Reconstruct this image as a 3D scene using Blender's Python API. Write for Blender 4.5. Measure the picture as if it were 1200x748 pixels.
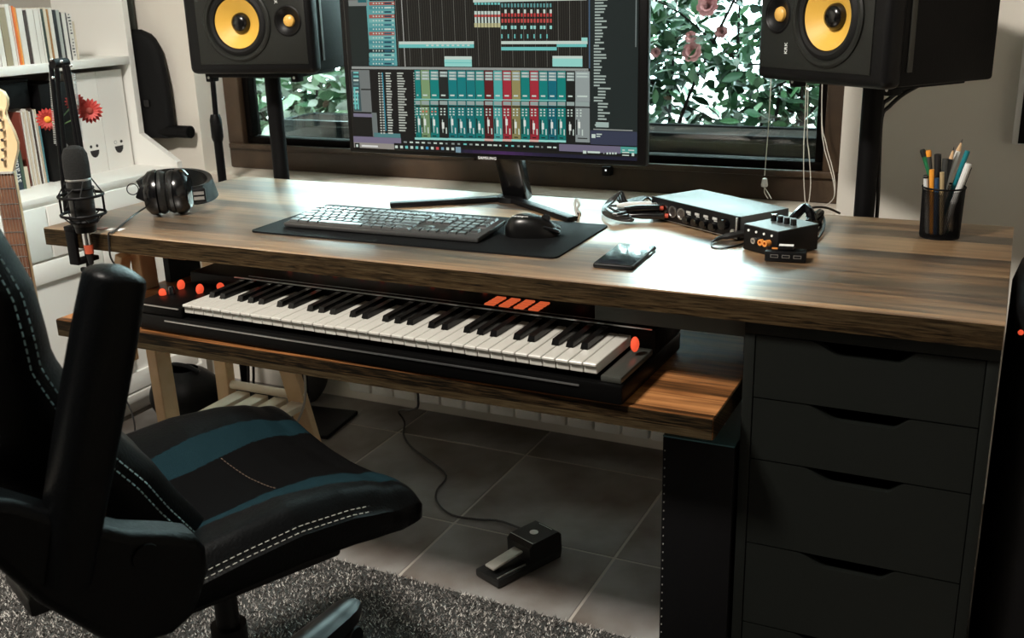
import bpy, bmesh, math, random
import numpy as np
from mathutils import Vector, Matrix
random.seed(7); np.random.seed(7)
for o in list(bpy.data.objects): bpy.data.objects.remove(o)
SC = bpy.context.scene; COL = SC.collection
# ------------------------------------------------------------------ camera, world, light, exposure
CF = 1217.8
CO = np.array([-0.0156, -1.5082, 1.2004])
CM = np.array([[0.90177873, 0.43138587, -0.02648319], [-0.10910733, 0.28651496, 0.95184283], [-0.41819937, 0.8554621, -0.30544046]])
cam = bpy.data.cameras.new('camera'); camo = bpy.data.objects.new('camera', cam); COL.objects.link(camo)
r_, u_, f_ = CM
camo.matrix_world = Matrix(((r_[0], u_[0], -f_[0], CO[0]), (r_[1], u_[1], -f_[1], CO[1]), (r_[2], u_[2], -f_[2], CO[2]), (0, 0, 0, 1)))
cam.sensor_width = 36; cam.lens = CF * 36 / 1200; cam.clip_start = 0.05
cam.dof.use_dof = True; cam.dof.focus_distance = 2.0; cam.dof.aperture_fstop = 9
SC.camera = camo
world = bpy.data.worlds.new('overcast'); SC.world = world; world.use_nodes = True
bgn = world.node_tree.nodes['Background']; bgn.inputs[0].default_value = (0.72, 0.98, 1.0, 1); bgn.inputs[1].default_value = 21.0
def area(name, loc, rot, sx, sy, power, col):
    l = bpy.data.lights.new(name, 'AREA'); l.shape = 'RECTANGLE'; l.size = sx; l.size_y = sy; l.energy = power; l.color = col
    o = bpy.data.objects.new(name, l); COL.objects.link(o); o.location = loc; o.rotation_euler = rot; return o
area('ceiling_lamp_light', (-1.25, -1.1, 2.42), (0, 0, 0), .32, .32, 95, (1.0, .93, .84))
SC.view_settings.view_transform = 'Standard'; SC.view_settings.look = 'None'
SC.view_settings.exposure = 0.0; SC.view_settings.gamma = 1.0; SC.view_settings.use_curve_mapping = False

def at(px, py, **k):                       # the point of a plane X/Y/Z = value seen at a pixel of the 1200x748 photograph
    d = CM.T @ np.array([(px - 600) / CF, -(py - 374) / CF, 1.0])
    (a, v), = k.items(); i = 'XYZ'.index(a)
    return Vector(CO + d * (v - CO[i]) / d[i])
PI = math.pi
# ------------------------------------------------------------------ materials
MATS = {}
def mat(name, c, rough=.5, metal=0., emit=None, es=1., coat=0., spec=.5, bump=None, var=None, croughness=.1):
    if name in MATS: return MATS[name]
    m = bpy.data.materials.new(name); m.use_nodes = True; nt = m.node_tree; b = nt.nodes['Principled BSDF']
    b.inputs['Base Color'].default_value = (*c, 1); b.inputs['Roughness'].default_value = rough; b.inputs['Metallic'].default_value = metal
    b.inputs['Specular IOR Level'].default_value = spec
    if coat: b.inputs['Coat Weight'].default_value = coat; b.inputs['Coat Roughness'].default_value = croughness
    if emit: b.inputs['Emission Color'].default_value = (*emit, 1); b.inputs['Emission Strength'].default_value = es
    tc = nt.nodes.new('ShaderNodeTexCoord')
    if var:                                # (scale, other colour)
        n = nt.nodes.new('ShaderNodeTexNoise'); n.inputs['Scale'].default_value = var[0]; n.inputs['Detail'].default_value = 5
        nt.links.new(tc.outputs['Object'], n.inputs['Vector'])
        mx = nt.nodes.new('ShaderNodeMix'); mx.data_type = 'RGBA'
        rp = nt.nodes.new('ShaderNodeMapRange'); rp.inputs[1].default_value = .35; rp.inputs[2].default_value = .65
        nt.links.new(n.outputs[0], rp.inputs[0]); nt.links.new(rp.outputs[0], mx.inputs[0])
        mx.inputs[6].default_value = (*c, 1); mx.inputs[7].default_value = (*var[1], 1)
        nt.links.new(mx.outputs[2], b.inputs['Base Color'])
    if bump:                               # (scale, strength)
        n = nt.nodes.new('ShaderNodeTexNoise'); n.inputs['Scale'].default_value = bump[0]; n.inputs['Detail'].default_value = 3
        nt.links.new(tc.outputs['Object'], n.inputs['Vector'])
        bp = nt.nodes.new('ShaderNodeBump'); bp.inputs['Strength'].default_value = bump[1]; bp.inputs['Distance'].default_value = .002
        nt.links.new(n.outputs[0], bp.inputs['Height']); nt.links.new(bp.outputs[0], b.inputs['Normal'])
    MATS[name] = m; return m
def wood_board(name, rough=.3, coat=.6, bands=True, dark=1.0, tint=(1, .85, .66), gray=.4, croughness=.36, spec=.4, fx=3.6, fy=62, con=.75):
    m = bpy.data.materials.new(name); m.use_nodes = True; nt = m.node_tree; b = nt.nodes['Principled BSDF']; N = nt.nodes.new; L = nt.links.new
    tc = N('ShaderNodeTexCoord'); sep = N('ShaderNodeSeparateXYZ'); L(tc.outputs['Object'], sep.inputs[0])
    def math_(op, a, bb):
        n = N('ShaderNodeMath'); n.operation = op
        for i, v in enumerate((a, bb)):
            if isinstance(v, (int, float)): n.inputs[i].default_value = v
            else: L(v, n.inputs[i])
        return n.outputs[0]
    yz = math_('ADD', sep.outputs[1], math_('MULTIPLY', sep.outputs[2], 1.9))
    fl = math_('FLOOR', math_('MULTIPLY', yz, 1 / .058), 0)
    wn = N('ShaderNodeTexWhiteNoise'); wn.noise_dimensions = '1D'; L(fl, wn.inputs['W'])
    cb = N('ShaderNodeCombineXYZ'); L(math_('ADD', math_('MULTIPLY', sep.outputs[0], fx), math_('MULTIPLY', wn.outputs[0], 40)), cb.inputs[0])
    L(math_('MULTIPLY', yz, fy), cb.inputs[1])
    n1 = N('ShaderNodeTexNoise'); n1.inputs['Scale'].default_value = 1; n1.inputs['Detail'].default_value = 7; n1.inputs['Roughness'].default_value = .65; n1.inputs['Distortion'].default_value = .6
    L(cb.outputs[0], n1.inputs['Vector'])
    cb2 = N('ShaderNodeCombineXYZ'); L(math_('MULTIPLY', sep.outputs[0], 1.6), cb2.inputs[0]); L(math_('ADD', math_('MULTIPLY', yz, 9), math_('MULTIPLY', wn.outputs[0], 20)), cb2.inputs[1])
    n2 = N('ShaderNodeTexNoise'); n2.inputs['Scale'].default_value = 1.3; n2.inputs['Detail'].default_value = 4; L(cb2.outputs[0], n2.inputs['Vector'])
    v = math_('ADD', math_('MULTIPLY', math_('ADD', math_('MULTIPLY', math_('SUBTRACT', n1.outputs[0], .5), con / .75), .5), .75), math_('MULTIPLY', n2.outputs[0], .45))
    v = math_('ADD', v, math_('MULTIPLY', math_('SUBTRACT', wn.outputs[0], .5), .30 if bands else .05))
    cr = N('ShaderNodeValToRGB'); L(v, cr.inputs[0]); e = cr.color_ramp.elements
    e[0].position = .38; e[0].color = (.018 * dark, .013 * dark, .009 * dark, 1); e[1].position = .84; e[1].color = (.58 * dark, .44 * dark, .29 * dark, 1)
    for p, c in ((.48, (.085, .055, .032)), (.57, (.23, .145, .08)), (.68, (.38, .26, .155))):
        q = e.new(p); q.color = (*(x * dark for x in c), 1)
    gy = N('ShaderNodeMix'); gy.data_type = 'RGBA'; gy.inputs[7].default_value = (.15 * dark, .145 * dark, .12 * dark, 1)
    wn2 = N('ShaderNodeTexWhiteNoise'); wn2.noise_dimensions = '1D'; L(math_('ADD', fl, 31.7), wn2.inputs['W'])
    L(math_('MULTIPLY', wn2.outputs[0], gray), gy.inputs[0]); L(cr.outputs[0], gy.inputs[6]); tn = N('ShaderNodeMix'); tn.data_type = 'RGBA'; tn.blend_type = 'MULTIPLY'; tn.inputs[0].default_value = 1; tn.inputs[7].default_value = (*tint, 1); L(gy.outputs[2], tn.inputs[6]); L(tn.outputs[2], b.inputs['Base Color'])
    b.inputs['Roughness'].default_value = rough; b.inputs['Coat Weight'].default_value = coat; b.inputs['Coat Roughness'].default_value = croughness; b.inputs['Coat IOR'].default_value = 2.6; b.inputs['Specular IOR Level'].default_value = spec
    bp = N('ShaderNodeBump'); bp.inputs['Strength'].default_value = .12; bp.inputs['Distance'].default_value = .001; L(n1.outputs[0], bp.inputs['Height']); L(bp.outputs[0], b.inputs['Normal'])
    return m
M_DESK = wood_board('reclaimed_wood_laminate', .35, 1.0)
M_SHELFWOOD = wood_board('keyboard_shelf_laminate', .4, .0, tint=(1, .62, .36), gray=.2, spec=.12)
M_EDGE = wood_board('dark_edge_banding', .6, .0, dark=.11, tint=(1, .92, .68), gray=.5, spec=.08, fx=16, fy=150, con=1.25)
M_WALL = mat('wall_paint', (.78, .735, .66), .9, bump=(220, .08))
M_CEIL = mat('ceiling_paint', (.5, .475, .43), .9); M_WALLD = mat('dark_unseen_wall', (.06, .052, .045), .9)  # dark tone of the unseen front wall cuts the fill light
M_WHITE = mat('white_lacquer', (.84, .835, .80), .45)
M_WHITECARD = mat('white_card', (.80, .79, .76), .7)
M_FRAME = mat('dark_stained_oak', (.045, .028, .017), .42, var=(9, (.075, .047, .027)), bump=(60, .15))
M_SILL = mat('sill_stone', (.62, .56, .48), .5)
M_BLK = mat('black_plastic', (.003, .003, .0034), .42, spec=.2)
M_BLKM = mat('black_powder_coat', (.0025, .0025, .003), .55, spec=.14, bump=(400, .1))
M_BLKG = mat('black_gloss_plastic', (.003, .003, .0035), .2)
M_RUB = mat('black_rubber', (.005, .005, .005), .65, spec=.3)
M_VINYL = mat('black_vinyl_wrap', (.003, .003, .0032), .5, spec=.14, bump=(300, .2))
M_BAFFLE = mat('speaker_baffle', (.0105, .0115, .0095), .5, spec=.35)
M_CHROME = mat('chrome', (.75, .75, .76), .18, 1)
M_STEEL = mat('brushed_steel', (.6, .6, .6), .35, 1)
M_ALEX = mat('drawer_unit_grey_paint', (.0066, .0078, .0068), .5, spec=.14)
M_CABLE = mat('black_cable', (.012, .012, .012), .5)
M_CORD = mat('white_cord', (.7, .66, .58), .8)
M_LEATH = mat('black_leather', (.0010, .0012, .0014), .4, spec=.075, bump=(260, .3))
M_TEALMESH = mat('teal_mesh_fabric', (.0035, .0125, .0165), .8, spec=.04, bump=(700, .6))
M_FABRIC = mat('black_seat_fabric', (.002, .002, .0021), .9, spec=.02)
M_THREAD = mat('light_thread', (.32, .32, .29), .8)
M_DOTS = mat('teal_grey_thread', (.22, .32, .33), .7)
M_PINE = mat('pine_wood', (.62, .43, .25), .5, var=(14, (.52, .34, .18)))
M_PINEW = mat('pale_birch_slats', (.72, .64, .50), .5, var=(14, (.64, .55, .42)))
M_KEYW = mat('ivory_key_plastic', (.44, .43, .395), .25)
M_KEYB = mat('ebony_key_plastic', (.004, .004, .004), .2, spec=.3)
M_PAD = mat('lit_orange_pad', (.5, .12, .05), .5, emit=(1., .17, .055), es=.5)
M_RED = mat('red_led', (.3, .03, .015), .9, spec=0, emit=(1., .11, .045), es=.75)
M_TILE = mat('grey_brown_slate_tile', (.105, .082, .066), .36, spec=.25, var=(4, (.24, .235, .225)), bump=(30, .25))
M_GROUT = mat('pale_grout', (.36, .33, .29), .9)
M_CAN = mat('yellow_kevlar_cone', (.80, .47, .075), .45, bump=(500, .25))
M_TWEET = mat('yellow_tweeter_dome', (.80, .45, .10), .35)

# ------------------------------------------------------------------ geometry helpers
class MB:
    def __init__(s): s.v = []; s.f = []; s.mi = []; s.k = 0
    def add(s, V, F, M=None, k=None):
        o = len(s.v)
        s.v += [tuple(M @ Vector(p)) if M is not None else tuple(p) for p in V]
        s.f += [tuple(i + o for i in q) for q in F]; s.mi += [s.k if k is None else k] * len(F); return s
    def box(s, c, d, M=None, bev=0, seg=2, k=None):
        if bev:
            bm = bmesh.new(); bmesh.ops.create_cube(bm, size=1)
            for v in bm.verts: v.co = Vector((v.co.x * d[0] + c[0], v.co.y * d[1] + c[1], v.co.z * d[2] + c[2]))
            bmesh.ops.bevel(bm, geom=bm.edges[:], offset=bev, segments=seg, profile=.5, affect='EDGES')
            bm.verts.index_update(); V = [v.co.copy() for v in bm.verts]; F = [[v.index for v in q.verts] for q in bm.faces]; bm.free()
            return s.add(V, F, M, k)
        x, y, z = (q / 2 for q in d)
        V = [(c[0] + a * x, c[1] + b * y, c[2] + e * z) for a in (-1, 1) for b in (-1, 1) for e in (-1, 1)]
        return s.add(V, [(0, 1, 3, 2), (4, 6, 7, 5), (0, 4, 5, 1), (2, 3, 7, 6), (0, 2, 6, 4), (1, 5, 7, 3)], M, k)
    def bx(s, x0, x1, y0, y1, z0, z1, **kw): return s.box(((x0 + x1) / 2, (y0 + y1) / 2, (z0 + z1) / 2), (abs(x1 - x0), abs(y1 - y0), abs(z1 - z0)), **kw)
    def lathe(s, prof, n=24, M=None, k=None, cap=True):
        V = []; F = []
        for (r, z) in prof:
            for i in range(n): a = 2 * PI * i / n; V.append((r * math.cos(a), r * math.sin(a), z))
        for j in range(len(prof) - 1):
            for i in range(n): i2 = (i + 1) % n; F.append((j * n + i, j * n + i2, (j + 1) * n + i2, (j + 1) * n + i))
        if cap: F.append(tuple(range(n))[::-1]); F.append(tuple((len(prof) - 1) * n + i for i in range(n)))
        return s.add(V, F, M, k)
    def cyl(s, p0, p1, r0, r1=None, n=12, k=None):
        p0 = Vector(p0); p1 = Vector(p1); d = p1 - p0
        M = Matrix.Translation(p0) @ d.to_track_quat('Z', 'Y').to_matrix().to_4x4()
        return s.lathe([(r0, 0), (r0 if r1 is None else r1, d.length)], n, M, k)
    def tube(s, pts, r, n=8, k=None, smooth=4, closed=False):
        P = [Vector(p) for p in pts]
        if smooth and len(P) > 2:
            Q = []; m = len(P)
            for i in range(m if closed else m - 1):
                g = (lambda q: P[q % m]) if closed else (lambda q: P[max(0, min(m - 1, q))])
                a, b, c, d = g(i - 1), g(i), g(i + 1), g(i + 2)
                for j in range(smooth):
                    t = j / smooth; Q.append(.5 * ((2 * b) + (c - a) * t + (2 * a - 5 * b + 4 * c - d) * t * t + (3 * b - a - 3 * c + d) * t ** 3))
            if not closed: Q.append(P[-1])
            P = Q
        V = []; F = []; m = len(P); up = None
        for i, p in enumerate(P):
            t = (P[(i + 1) % m] - P[i - 1]) if closed else (P[min(m - 1, i + 1)] - P[max(0, i - 1)])
            if t.length < 1e-9: t = Vector((0, 0, 1))
            t.normalize()
            if up is None: up = t.orthogonal().normalized()
            up = (up - t * up.dot(t)); up = up.normalized() if up.length > 1e-6 else t.orthogonal().normalized()
            w = t.cross(up); rr = r[min(len(r) - 1, i * len(r) // m)] if isinstance(r, list) else r
            for j in range(n): a = 2 * PI * j / n; V.append(p + (up * math.cos(a) + w * math.sin(a)) * rr)
        for i in range(m if closed else m - 1):
            i2 = (i + 1) % m
            for j in range(n): j2 = (j + 1) % n; F.append((i * n + j, i * n + j2, i2 * n + j2, i2 * n + j))
        if not closed: F.append(tuple(range(n))[::-1]); F.append(tuple((m - 1) * n + j for j in range(n)))
        return s.add(V, F, None, k)
    def prism(s, poly, h0, h1, M=None, k=None):          # polygon in local XY, extruded along local Z
        n = len(poly); V = [(x, y, h0) for x, y in poly] + [(x, y, h1) for x, y in poly]
        F = [tuple(range(n))[::-1], tuple(range(n, 2 * n))] + [(i, (i + 1) % n, n + (i + 1) % n, n + i) for i in range(n)]
        return s.add(V, F, M, k)
    def ball(s, c, r, n=12, m=8, M=None, k=None):
        r = r if isinstance(r, (tuple, list)) else (r, r, r); V = [(c[0], c[1], c[2] - r[2])]; F = []
        for j in range(1, m):
            t = -PI / 2 + PI * j / m
            for i in range(n): a = 2 * PI * i / n; V.append((c[0] + r[0] * math.cos(t) * math.cos(a), c[1] + r[1] * math.cos(t) * math.sin(a), c[2] + r[2] * math.sin(t)))
        V.append((c[0], c[1], c[2] + r[2])); T = len(V) - 1
        for i in range(n):
            i2 = (i + 1) % n; F.append((0, 1 + i2, 1 + i)); F.append((T, 1 + (m - 2) * n + i, 1 + (m - 2) * n + i2))
            for j in range(m - 2): F.append((1 + j * n + i, 1 + j * n + i2, 1 + (j + 1) * n + i2, 1 + (j + 1) * n + i))
        return s.add(V, F, M, k)
    def grid(s, fn, nu, nv, wrapu=False, k=None, kf=None, M=None):
        V = [fn(i / (nu if wrapu else nu - 1), j / (nv - 1)) for j in range(nv) for i in range(nu)]
        o = len(s.f); F = []; K = []
        for j in range(nv - 1):
            for i in range(nu if wrapu else nu - 1):
                i2 = (i + 1) % nu; F.append((j * nu + i, j * nu + i2, (j + 1) * nu + i2, (j + 1) * nu + i))
                K.append(kf((i + .5) / (nu if wrapu else nu - 1), (j + .5) / (nv - 1)) if kf else (s.k if k is None else k))
        s.add(V, F, M); s.mi[o:] = K; return s
    def mesh(s, name, mats, sharp=35):
        me = bpy.data.meshes.new(name); me.from_pydata(s.v, [], s.f)
        for m in (mats if isinstance(mats, (list, tuple)) else [mats]): me.materials.append(m)
        me.polygons.foreach_set('material_index', s.mi); me.update()
        bm = bmesh.new(); bm.from_mesh(me); bmesh.ops.recalc_face_normals(bm, faces=bm.faces[:]); bm.to_mesh(me); bm.free()
        me.shade_smooth(); me.set_sharp_from_angle(angle=math.radians(sharp)); return me
    def build(s, name, mats, parent=None, W=False, sharp=35, label=None, kind=None):
        if parent is not None and W:
            I = wm(parent).inverted(); s.v = [tuple(I @ Vector(p)) for p in s.v]
        return link(name, s.mesh(name, mats, sharp), parent, label, kind)
def wm(o):
    return o.matrix_basis if o.parent is None else wm(o.parent) @ o.matrix_basis
def link(name, data, parent=None, label=None, kind=None):
    o = bpy.data.objects.new(name, data); COL.objects.link(o)
    if parent is not None: o.parent = parent
    if label: o['label'] = label
    if kind: o['kind'] = kind
    return o
def tag(o, label, cat, group=None, kind=None):
    o['label'] = label; o['category'] = cat
    if group: o['group'] = group
    if kind: o['kind'] = kind
    return o
def thing(name, label, cat, loc=(0, 0, 0), rz=0, group=None, rot=None):
    o = bpy.data.objects.new(name, None); COL.objects.link(o); o.empty_display_size = .05
    o.location = loc; o.rotation_euler = rot if rot else (0, 0, rz); tag(o, label, cat, group)
    o.matrix_basis = Matrix.LocRotScale(Vector(loc), o.rotation_euler.to_quaternion(), Vector((1, 1, 1))); return o
def struct(o): o['kind'] = 'structure'; return o
def T(x, y, z): return Matrix.Translation((x, y, z))
def RX(a): return Matrix.Rotation(a, 4, 'X')
def RY(a): return Matrix.Rotation(a, 4, 'Y')
def RZ(a): return Matrix.Rotation(a, 4, 'Z')
def text(name, s, size, m, parent, M, ext=.0002, label=None):
    c = bpy.data.curves.new(name, 'FONT'); c.body = s; c.size = size; c.extrude = ext; c.align_x = 'CENTER'; c.align_y = 'CENTER'; c.resolution_u = 2
    t = bpy.data.objects.new('t', c); COL.objects.link(t); dg = bpy.context.evaluated_depsgraph_get(); me = bpy.data.meshes.new_from_object(t.evaluated_get(dg))
    bpy.data.objects.remove(t); me.materials.clear(); me.materials.append(m); me.transform(M); me.name = name
    return link(name, me, parent, label)
def cut(o, cutter):
    t = link('cutter', cutter.mesh('cutter', M_BLK)); t.parent = o.parent; md = o.modifiers.new('cut', 'BOOLEAN'); md.object = t; md.solver = 'EXACT'
    bpy.context.view_layer.update(); dg = bpy.context.evaluated_depsgraph_get(); me = bpy.data.meshes.new_from_object(o.evaluated_get(dg)); o.modifiers.clear(); o.data = me
    bpy.data.objects.remove(t); me.shade_smooth(); me.set_sharp_from_angle(angle=math.radians(35))
def smoothstep(a, b, x):
    t = max(0, min(1, (x - a) / (b - a))); return t * t * (3 - 2 * t)
def interp(x, xs, ys): return float(np.interp(x, xs, ys))

# ------------------------------------------------------------------ the room
WY = .96; XL, XR, YF, ZC = -2.72, 1.3, -2.82, 2.5
WX0, WX1, WZ0, WZ1 = -2.262, -.375, .675, 2.33
fl = struct(MB().bx(XL, XR, YF, WY, -.10, -.0012).build('floor', M_GROUT))
tiles = {}
xs = [-2.709 + .4 * i for i in range(11)]; ys = [-2.812 + .4 * i for i in range(10)] + [WY]
for i in range(10):
    for j in range(10):
        dx, dy = xs[i + 1] - xs[i] - .006, ys[j + 1] - ys[j] - .006; key = round(dy, 3)
        if key not in tiles: tiles[key] = MB().box((0, 0, 0), (dx, dy, .012), bev=.0012, seg=1).mesh('tile', M_TILE)
        t = link('tile', tiles[key], fl); t.location = (xs[i] + .2, (ys[j] + ys[j + 1]) / 2, -.006)
TH = .25
wb = MB()
for a in ((XL - TH, WX0, -.1, ZC + .1), (WX1, XR + TH, -.1, ZC + .1), (WX0, WX1, -.1, WZ0 - .03), (WX0, WX1, WZ1, ZC + .1)): wb.bx(a[0], a[1], WY, WY + TH, a[2], a[3])
struct(wb.build('wall_back', M_WALL))
struct(MB().bx(XL - TH, XL, YF, WY, -.1, ZC + .1).build('wall_left', M_WALL))
struct(MB().bx(XR, XR + TH, YF, WY, -.1, ZC + .1).build('wall_right', M_WALL))
struct(MB().bx(XL - TH, XR + TH, YF - TH, YF, -.1, ZC + .1).build('wall_front', M_WALLD))
struct(MB().bx(XL, XR, YF, WY, ZC, ZC + .1).build('ceiling', M_CEIL))
struct(MB().bx(WX0, WX1, WY - .004, WY + TH, WZ0 - .03, WZ0, bev=.004).build('trim_1', M_SILL))

# window: frame, two sashes, glass
FY0, FY1 = 1.065, 1.135
win = MB(); FB = .075; fx0, fx1 = WX0 + .012, WX1 + .05
win.bx(fx0, fx1, FY0, FY1, WZ0, WZ0 + FB, bev=.006); win.bx(fx0, fx1, FY0, FY1, WZ1 - FB, WZ1, bev=.006)
win.bx(fx0, fx0 + .06, FY0, FY1, WZ0 + FB, WZ1 - FB, bev=.006); win.bx(WX1 - .055, fx1, FY0, FY1, WZ0 + FB, WZ1 - FB, bev=.006)
win.bx(-1.37, -1.29, FY0, FY1, WZ0 + FB, WZ1 - FB, bev=.006)
window = struct(win.build('window_1', M_FRAME))
M_GLASS = bpy.data.materials.new('window_glass'); M_GLASS.use_nodes = True
nt = M_GLASS.node_tree; nt.nodes.clear(); out = nt.nodes.new('ShaderNodeOutputMaterial'); mx = nt.nodes.new('ShaderNodeMixShader'); fr = nt.nodes.new('ShaderNodeFresnel'); fr.inputs[0].default_value = 1.45
tr = nt.nodes.new('ShaderNodeBsdfTransparent'); tr.inputs[0].default_value = (.93, .96, .95, 1); gl = nt.nodes.new('ShaderNodeBsdfGlossy'); gl.inputs[1].default_value = .02
for a, b in ((fr.outputs[0], mx.inputs[0]), (tr.outputs[0], mx.inputs[1]), (gl.outputs[0], mx.inputs[2]), (mx.outputs[0], out.inputs[0])): nt.links.new(a, b)
M_SASH = mat('dark_sash_gasket', (.004, .003, .0025), .5, spec=.06)
for (a, b) in ((fx0 + .06, -1.37), (-1.29, WX1 - .055)):
    s = MB(); z0, z1 = WZ0 + FB, WZ1 - FB; w = .022
    s.bx(a, b, FY0 + .02, FY1 - .005, z0, z0 + w, bev=.004); s.bx(a, b, FY0 + .02, FY1 - .005, z1 - w, z1, bev=.004)
    s.bx(a, a + w, FY0 + .02, FY1 - .005, z0 + w, z1 - w, bev=.004); s.bx(b - w, b, FY0 + .02, FY1 - .005, z0 + w, z1 - w, bev=.004)
    so = s.build('sash', M_SASH, window)
    MB().bx(a + w, b - w, FY0 + .045, FY0 + .051, z0 + w, z1 - w).build('glass_pane', M_GLASS, so)
MB().bx(-2.24, -1.37, FY0 - .012, FY0, WZ0 + FB - .012, WZ0 + FB + .004, bev=.003).build('drip_ledge', M_FRAME, window)
MB().bx(-1.29, WX1 - .02, FY0 - .012, FY0, WZ0 + FB - .012, WZ0 + FB + .004, bev=.003).build('drip_ledge', M_FRAME, window)
# small black sensor on the window frame
p = at(712, 200, Y=1.05)
sn = thing('window_sensor', 'small black sensor box with a white light on the window frame below monitor', 'sensor', (p.x, 1.05, p.z - .015))
MB().box((0, 0, .015), (.024, .026, .026), bev=.003).build('case', M_BLK, sn)
MB().box((0, -.0135, .018), (.004, .002, .004)).build('indicator_light', mat('white_led', (.8, .8, .8), .3, emit=(1, 1, 1), es=1.0), sn)

# ------------------------------------------------------------------ garden beyond the window
M_SOIL = mat('pale_gravel', (.62, .60, .55), .95, var=(8, (.5, .48, .44)))
struct(MB().bx(-9, 6, WY + TH, 14, -.3, -.2).build('ground', M_SOIL))
M_TROUGH_T = mat('reflection_teal_trough', (.0035, .006, .007), .25, spec=.2); M_TROUGH_K = mat('dark_trough', (.0007, .0007, .0007), .6, spec=.04); M_EARTH = mat('potting_soil', (.006, .004, .003), .95, spec=.05)  # teal tint paints the reflected light on the left trough
def trough(x0, x1, y0, y1, zt, m, label):
    t = thing('flower_trough', label, 'planter', ((x0 + x1) / 2, (y0 + y1) / 2, -.2)); hx, hy = (x1 - x0) / 2, (y1 - y0) / 2; h = zt + .2
    b = MB(); w = .02
    b.bx(-hx, hx, -hy, -hy + w, .48, h, bev=.004); b.bx(-hx, hx, hy - w, hy, .48, h, bev=.004); b.bx(-hx, -hx + w, -hy + w, hy - w, .48, h, bev=.004); b.bx(hx - w, hx, -hy + w, hy - w, .48, h, bev=.004); b.bx(-hx + w, hx - w, -hy + w, hy - w, .48, .5)
    b.build('trough_body', m, t); MB().bx(-hx - .012, hx + .012, -hy - .012, -hy + .006, h - .018, h + .004, bev=.004).build('rim', m, t)
    MB().bx(-hx + .3, -hx + .34, -hy + .05, hy - .05, 0, .48).build('support_leg', m, t); MB().bx(hx - .34, hx - .3, -hy + .05, hy - .05, 0, .48).build('support_leg', m, t)
    MB().bx(-hx + w, hx - w, -hy + w, hy - w, .5, h - .006).build('soil', M_EARTH, t)
trough(-2.25, -1.40, 1.30, 1.52, .797, M_TROUGH_T, 'flower trough tinted teal by painted reflected light outside the left of the window')
trough(-1.36, -.10, 1.30, 1.52, .797, M_TROUGH_K, 'black flower trough outside the right of the window')
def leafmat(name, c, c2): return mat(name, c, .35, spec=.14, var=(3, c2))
M_LEAF = [leafmat('leaf_deep', (.007, .024, .010), (.011, .034, .014)), leafmat('leaf_mid', (.022, .060, .023), (.034, .078, .032)), leafmat('leaf_pale', (.07, .12, .066), (.11, .16, .10)), leafmat('leaf_highlight', (.22, .24, .21), (.26, .28, .25))]  # pale and white tones paint bright highlights onto the leaves
M_TWIG = mat('brown_twig', (.008, .005, .004), .9, spec=.1); M_PINK = mat('pink_petal', (.19, .062, .066), .5, spec=.1, var=(20, (.25, .11, .11))); M_BROWNLEAF = mat('dead_leaf', (.04, .022, .012), .8, spec=.1)
LV = [(0, 0, 0), (.16, .2, .02), (.25, .5, .03), (.17, .8, .0), (0, 1.02, -.06), (-.17, .8, .0), (-.25, .5, .03), (-.16, .2, .02), (0, .25, -.02), (0, .5, -.03), (0, .8, -.05)]
LF = [(0, 1, 8), (1, 2, 9, 8), (2, 3, 10, 9), (3, 4, 10), (0, 8, 7), (7, 8, 9, 6), (6, 9, 10, 5), (5, 10, 4)]
leaf_me = []
for m in M_LEAF + [M_BROWNLEAF]: leaf_me.append(MB().add(LV, LF).mesh('leaf', m, 80))
LVa = np.array(LV)
def leaf_stuff(name, P, S, Rm, K, parent, mats):
    b = MB(); n = len(P)
    V = np.einsum('nij,kj->nki', Rm, LVa) * S[:, None, None] + P[:, None, :]
    b.v = [tuple(x) for x in V.reshape(-1, 3)]; L = len(LV)
    for i in range(n): b.f += [tuple(q + i * L for q in f) for f in LF]; b.mi += [int(K[i])] * len(LF)
    me = bpy.data.meshes.new(name); me.from_pydata(b.v, [], b.f)
    for m in mats: me.materials.append(m)
    me.polygons.foreach_set('material_index', b.mi); me.shade_smooth(); o = link(name, me, parent, None, 'stuff'); return o
def rand_rot(n, droop=.5):
    out = np.zeros((n, 3, 3))
    for i in range(n):
        e = Matrix.Rotation(random.uniform(0, 2 * PI), 3, 'Z') @ Matrix.Rotation(random.gauss(-.25, droop), 3, 'X') @ Matrix.Rotation(random.gauss(0, .7), 3, 'Y'); out[i] = np.array(e)
    return out
M_LEAF_L = [leafmat('sunny_leaf_deep', (.016, .045, .020), (.024, .06, .028)), leafmat('sunny_leaf_mid', (.04, .095, .042), (.06, .12, .058)), leafmat('sunny_leaf_pale', (.12, .18, .11), (.17, .22, .155)), leafmat('sunny_leaf_highlight', (.28, .30, .27), (.33, .35, .31))]  # brighter copy of the leaf tones, sunlight put into the colour
for m in M_LEAF_L + [M_BROWNLEAF]: leaf_me.append(MB().add(LV, LF).mesh('leaf', m, 80))
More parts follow.
